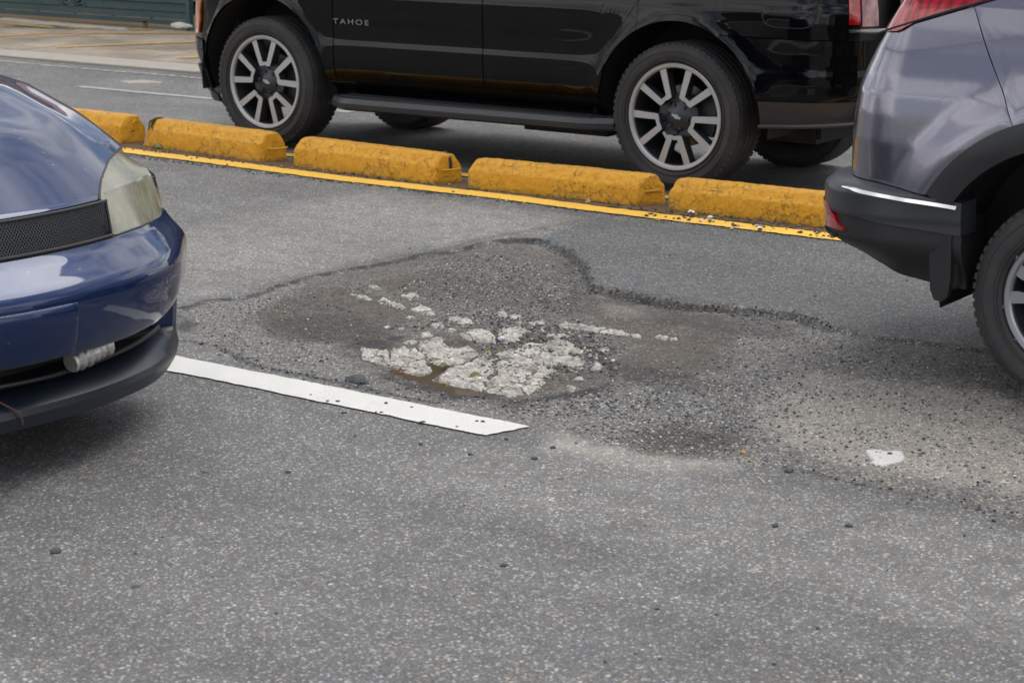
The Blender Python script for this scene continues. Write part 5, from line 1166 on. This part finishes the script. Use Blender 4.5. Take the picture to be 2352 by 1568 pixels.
# side fog opening
m = MB(); m.add([nose_pt(.47, .405, .118), nose_pt(.655, .425, .075), nose_pt(.665, .345, .075), nose_pt(.54, .338, .09)], [(0, 1, 2, 3)]); 
# near and far wheels, floor, cabin
m = MB(); m.box(-7.3-bx_, -5.75-bx_, 3.2-by_, 4.6-by_, .22, .95); m.box(-5.75-bx_, -4.75-bx_, 3.45-by_, 4.35-by_, .22, .75); m.box(-5.0-bx_, -4.70-bx_, 3.3-by_, 4.5-by_, .215, .30); m.build('underbody', M_under, bc, smooth=False)
make_wheel(bc, (-5.45-bx_, 3.085-by_, .31), .31, .19, .19, 'g', .3, simple=True); make_wheel(bc, (-5.45-bx_, 4.725-by_, .31), .31, .19, .19, 'g', .3, side=1, simple=True)
m = MB(); m.add([(a-bx_, b_-by_, c) for a, b_, c in [(-6.45, 3.2, 1.12), (-6.45, 4.6, 1.12), (-7.3, 4.5, 1.5), (-7.3, 3.3, 1.5), (-9.2, 3.3, 1.5), (-9.2, 4.5, 1.5), (-9.4, 4.6, 1.0), (-9.4, 3.2, 1.0)]], [(0, 1, 2, 3), (3, 2, 5, 4), (2, 1, 6, 5), (0, 3, 4, 7)]); m.build('windscreen', M_glassd, bc, smooth=False)

# ------------------------------------------------------------------ small things on the road
def on(u, v, z=0.0):
    p = G(u, v, z); 
    for _ in range(3): z = float(ground_h(np.array([p[:2]]))[0]); p = G(u, v, z+.004)
    return Vector((p[0], p[1], z))
def one_stone(name, p, r, col, label, cat, group=None, seed=0, flat=.65, sub=2):
    bm = bmesh.new(); bmesh.ops.create_icosphere(bm, subdivisions=sub, radius=1); q = np.array([v.co[:] for v in bm.verts]); d = 1+.30*fbm(q+seed*3.3, 1.6, seed, 3)+.10*vnoise(q, 5, seed)
    for v, k in zip(bm.verts, d): v.co = Vector((v.co.x*r*k*1.15, v.co.y*r*k*.9, v.co.z*r*k*flat))
    me = bpy.data.meshes.new(name); bm.to_mesh(me); bm.free(); me.materials.append(col); o = bpy.data.objects.new(name, me); COL.objects.link(o)
    o.location = (p.x, p.y, p.z+r*flat*.55); o.rotation_euler = (0, 0, seed*1.7); return tag(o, label, cat, group)
M_crumb = plastic('asphalt_crumb', (.045, .047, .052), .85); M_pale = plastic('pale_stone', (.55, .52, .46), .8); M_pink = plastic('pinkish_stone', (.38, .26, .20), .8)
ORD = ['first', 'second', 'third', 'fourth', 'fifth', 'sixth', 'seventh', 'eighth', 'ninth', 'tenth', 'eleventh', 'twelfth', 'thirteenth', 'fourteenth', 'fifteenth']
for i, (a, b_) in enumerate([(60, 871), (153, 906), (209, 908), (421, 967), (450, 969), (476, 918), (618, 939), (668, 1024), (681, 1022), (868, 1047), (979, 1017), (1012, 1020)]):
    p = on(689+a*.415, 545.5+b_*.415); p.z += .004
    one_stone('loose_stone', p, .0048+.0014*(i % 3), M_crumb, 'small dark stone on the white stripe, %s from its left end' % ORD[i], 'stone', 'dark stones on the white stripe', i, flat=.5)
one_stone('asphalt_lump', on(*c6([(312, 796)])[0]), .045, M_crumb, 'black lump of broken asphalt between the white stripe and the hole', 'asphalt lump', seed=31, flat=.35, sub=4)
for i, (u, v, r, lb) in enumerate([(1080, 1041, .008, 'dark stone on the asphalt just below the torn end of the white stripe'), (1270, 1026, .010, 'dark stone right of the torn stripe end, on dusty asphalt'), (1812, 1080, .012, 'largest dark stone right of the twigs, on the lower seam'), (2044, 1041, .011, 'small dark stone lying on the white paint splash'),
    (1158, 1296, .010, 'single dark stone in the middle of the open foreground asphalt'), (1163, 1006, .008, 'dark stone touching the lower corner of the torn stripe end'), (1228, 1051, .010, 'dark stone between the torn stripe end and the dusty patch'), (966, 1018, .008, 'dark stone below the middle of the white stripe'), (790, 946, .008, 'dark stone just below the left half of the white stripe'),
    (662, 1082, .009, 'dark stone on the asphalt in front of the blue bumper'), (128, 1265, .015, 'flat dark lump at the left edge of the foreground asphalt'), (1950, 1205, .010, 'right one of two dark stones below the lower seam'), (1780, 1205, .010, 'left one of two dark stones below the lower seam')]):
    one_stone('loose_stone', on(u, v), r, M_crumb, lb, 'stone', 'dark stones on the open asphalt', 50+i, flat=.5)
def c3(a, b_): return (1378+a*.3405, b_*.3405)
for i, (a, b_, r) in enumerate([(600, 1488, .014), (668, 1476, .010), (848, 1462, .011), (855, 1497, .012), (905, 1500, .009), (975, 1500, .011), (1035, 1524, .012), (1050, 1500, .009), (1080, 1555, .018)]):
    p = on(*c3(a, b_)); p.z += .005; one_stone('loose_stone', p, r*.75, M_crumb, 'dark stone on the yellow line below the right-hand block, %s from the left' % ORD[i], 'stone', 'dark stones on the yellow line', 80+i)
for i, (u, v) in enumerate([(440, 366), (452, 364), (522, 380), (575, 391), (917, 432), (1041, 442)]):
    p = on(u, v); p.z += .005; one_stone('loose_stone', p, .008, M_crumb, 'dark stone on the left part of the yellow line, %s from the blue car' % ORD[i], 'stone', 'dark stones on the yellow line', 95+i)
p = on(*c3(745, 1476)); p.z += .006; one_stone('white_pebble', p, .015, M_pale, 'white pebble on the yellow line before the right-hand yellow block', 'stone', seed=71)
p = on(*c3(933, 1530)); p.z += .006; one_stone('pink_pebble', p, .011, M_pink, 'pinkish pebble on the yellow line near the grey car', 'stone', seed=72)
p = on(*c6([(1118, 577)])[0], -.045); p.z += .012; one_stone('pale_pebble', p, .016, plastic('bluish_stone', (.42, .44, .50), .5), 'smooth bluish pebble in the gravel at the middle of the hole', 'stone', seed=73, sub=3)
p = on(*c3(621, 1442)); p.z += .006; M_f2 = mat('tin_foil', (.8, .8, .8), .2, 1); one_stone('foil_ball', p, .020, M_f2, 'crumpled silver foil ball at the foot of the right-hand yellow block', 'foil ball', seed=74, sub=2, flat=.6)

def leaf(name, p, L_, w_, ang, tilt, curl, color, label, z=.004, cat='leaf'):
    m_ = mat(name+'_blade', color, .5); t = NT(m_); t.l(t.mix(t.noise(60, 5, .6), tuple(c*.6 for c in color), tuple(min(1, c*1.25) for c in color)), 'Base Color')
    N, K_ = 14, 5; V = []
    for i in range(N+1):
        u = i/N; hw = w_*math.sin(math.pi*u**.8)**.8*.5+.0004
        for k in range(K_): s_ = -1+2*k/(K_-1); V.append(((u-.5)*L_, s_*hw, curl*math.sin(math.pi*u)*L_+abs(s_)*hw*.55+.0012*math.sin(9*u+3*s_)))
    F = [(i*K_+k, (i+1)*K_+k, (i+1)*K_+k+1, i*K_+k+1) for i in range(N) for k in range(K_-1)]
    o = mesh(name, V, F, m_); o.location = (p.x, p.y, p.z+z); o.rotation_euler = (tilt, 0, ang); md = o.modifiers.new('s', 'SOLIDIFY'); md.thickness = .0007
    m = MB(); m.tube([(-L_*.5, 0, 0), (-L_*.72, .003, .002)], .0007, 5); m.build('leaf_stalk', m_, o); return tag(o, label, cat, 'fallen leaves')
cc = lambda a, b_: c6([(a, b_)])[0]
leaf('leaf', on(*cc(1040, 660)), 0.033, 0.015, .3, .25, .10, (.30, .27, .06), 'yellow-green leaf lying on pale concrete in the middle of the hole', .018)
leaf('leaf', on(*cc(1100, 656), -.04), 0.030, 0.010, -.3, .1, .08, (.16, .19, .05), 'narrow olive leaf beside the yellow-green leaf in the hole', .020)
leaf('leaf', on(*cc(796, 729), -.05), 0.041, 0.014, .9, .5, .16, (.10, .17, .02), 'curled green leaf at the edge of the muddy puddle', .018)
leaf('leaf', on(*cc(975, 803), -.05), 0.052, 0.029, .8, .35, .12, (.13, .135, .045), 'broad olive-brown leaf on the lowest concrete piece in the hole', .026)
leaf('leaf', on(*cc(1120, 856), -.05), 0.022, 0.011, .2, .1, .1, (.12, .24, .06), 'small bright green leaf at the near rim of the hole', .014)
leaf('leaf', on(*cc(558, 750), -.05), 0.022, 0.015, .7, .6, .25, (.16, .06, .03), 'small reddish-brown curled leaf at the left tip of the puddle', .012)
leaf('leaf', on(*cc(1395, 852), -.04), 0.028, 0.010, .5, .3, .15, (.16, .09, .05), 'brown leaf in the gravel at the right of the near rim', .010)
leaf('leaf', on(*cc(800, 815), -.05), 0.019, 0.007, -.2, .1, .1, (.45, .25, .04), 'tiny orange-yellow leaf floating in the puddle', .010)
leaf('leaf', on(361, 342), .080, .038, .1, .2, .12, (.12, .22, .10), 'green leaf at the foot of the second yellow block', .012)
leaf('leaf', on(1511, 507), 0.025, 0.013, .5, .5, .2, (.24, .27, .03), 'yellow-green leaf curled below the yellow line', .004)
leaf('leaf', on(1252, 525), 0.030, 0.011, -.1, .1, .05, (.20, .06, .03), 'dark red leaf on the grey asphalt above the hole', .003)
leaf('leaf', on(1707, 1039), 0.023, 0.012, -.1, .5, .2, (.62, .30, .09), 'orange leaf beside the gravel mound', .004)
leaf('leaf', on(694, 379), 0.033, 0.010, .4, .2, .1, (.10, .16, .05), 'small green leaf on the yellow line by the third block', .008)
leaf('leaf', on(1269, 528), 0.011, 0.006, .4, .2, .1, (.25, .10, .05), 'tiny rust-coloured leaf beside the dark red leaf', .003)
leaf('leaf', on(1351, 469), .032, .026, .9, .7, .3, (.42, .26, .17), 'pale tan dry leaf against the middle yellow block', .016)
M_twig = plastic('dry_twig', (.42, .34, .2), .8)
for i, (a, b_, lb) in enumerate([((1718, 1053), (1746, 1071), 'pale dry twig just below the orange leaf'), ((1741, 1094), (1758, 1110), 'short pale twig on the asphalt, lower of the two twigs')]):
    p, q = on(*a), on(*b_); m = MB(); c_ = (p+q)/2; m.tube([p-c_+Vector((0, 0, .003)), Vector((.004, -.003, .006)), q-c_+Vector((0, 0, .003))], .0016, 6); o = m.build('twig', M_twig); o.location = c_; tag(o, lb, 'twig')
# white splash of paint
M_splash = line_mat('splash_paint', (.60, .59, .57), 1.0, False)
sp = np.array(Gp([(1992, 1032), (2012, 1030), (2040, 1036), (2062, 1034), (2078, 1046), (2070, 1056), (2045, 1060), (2028, 1064), (2010, 1050)]))
o = lump('paint_splash', sp, M_splash, .002, .0, None, 77, .01); me = o.data
hz = ground_h(np.array([v.co[:2] for v in me.vertices]))
for v, k in zip(me.vertices, hz): v.co.z = k+(.0045 if v.co.z > -.01 else -.01)
struct(o)
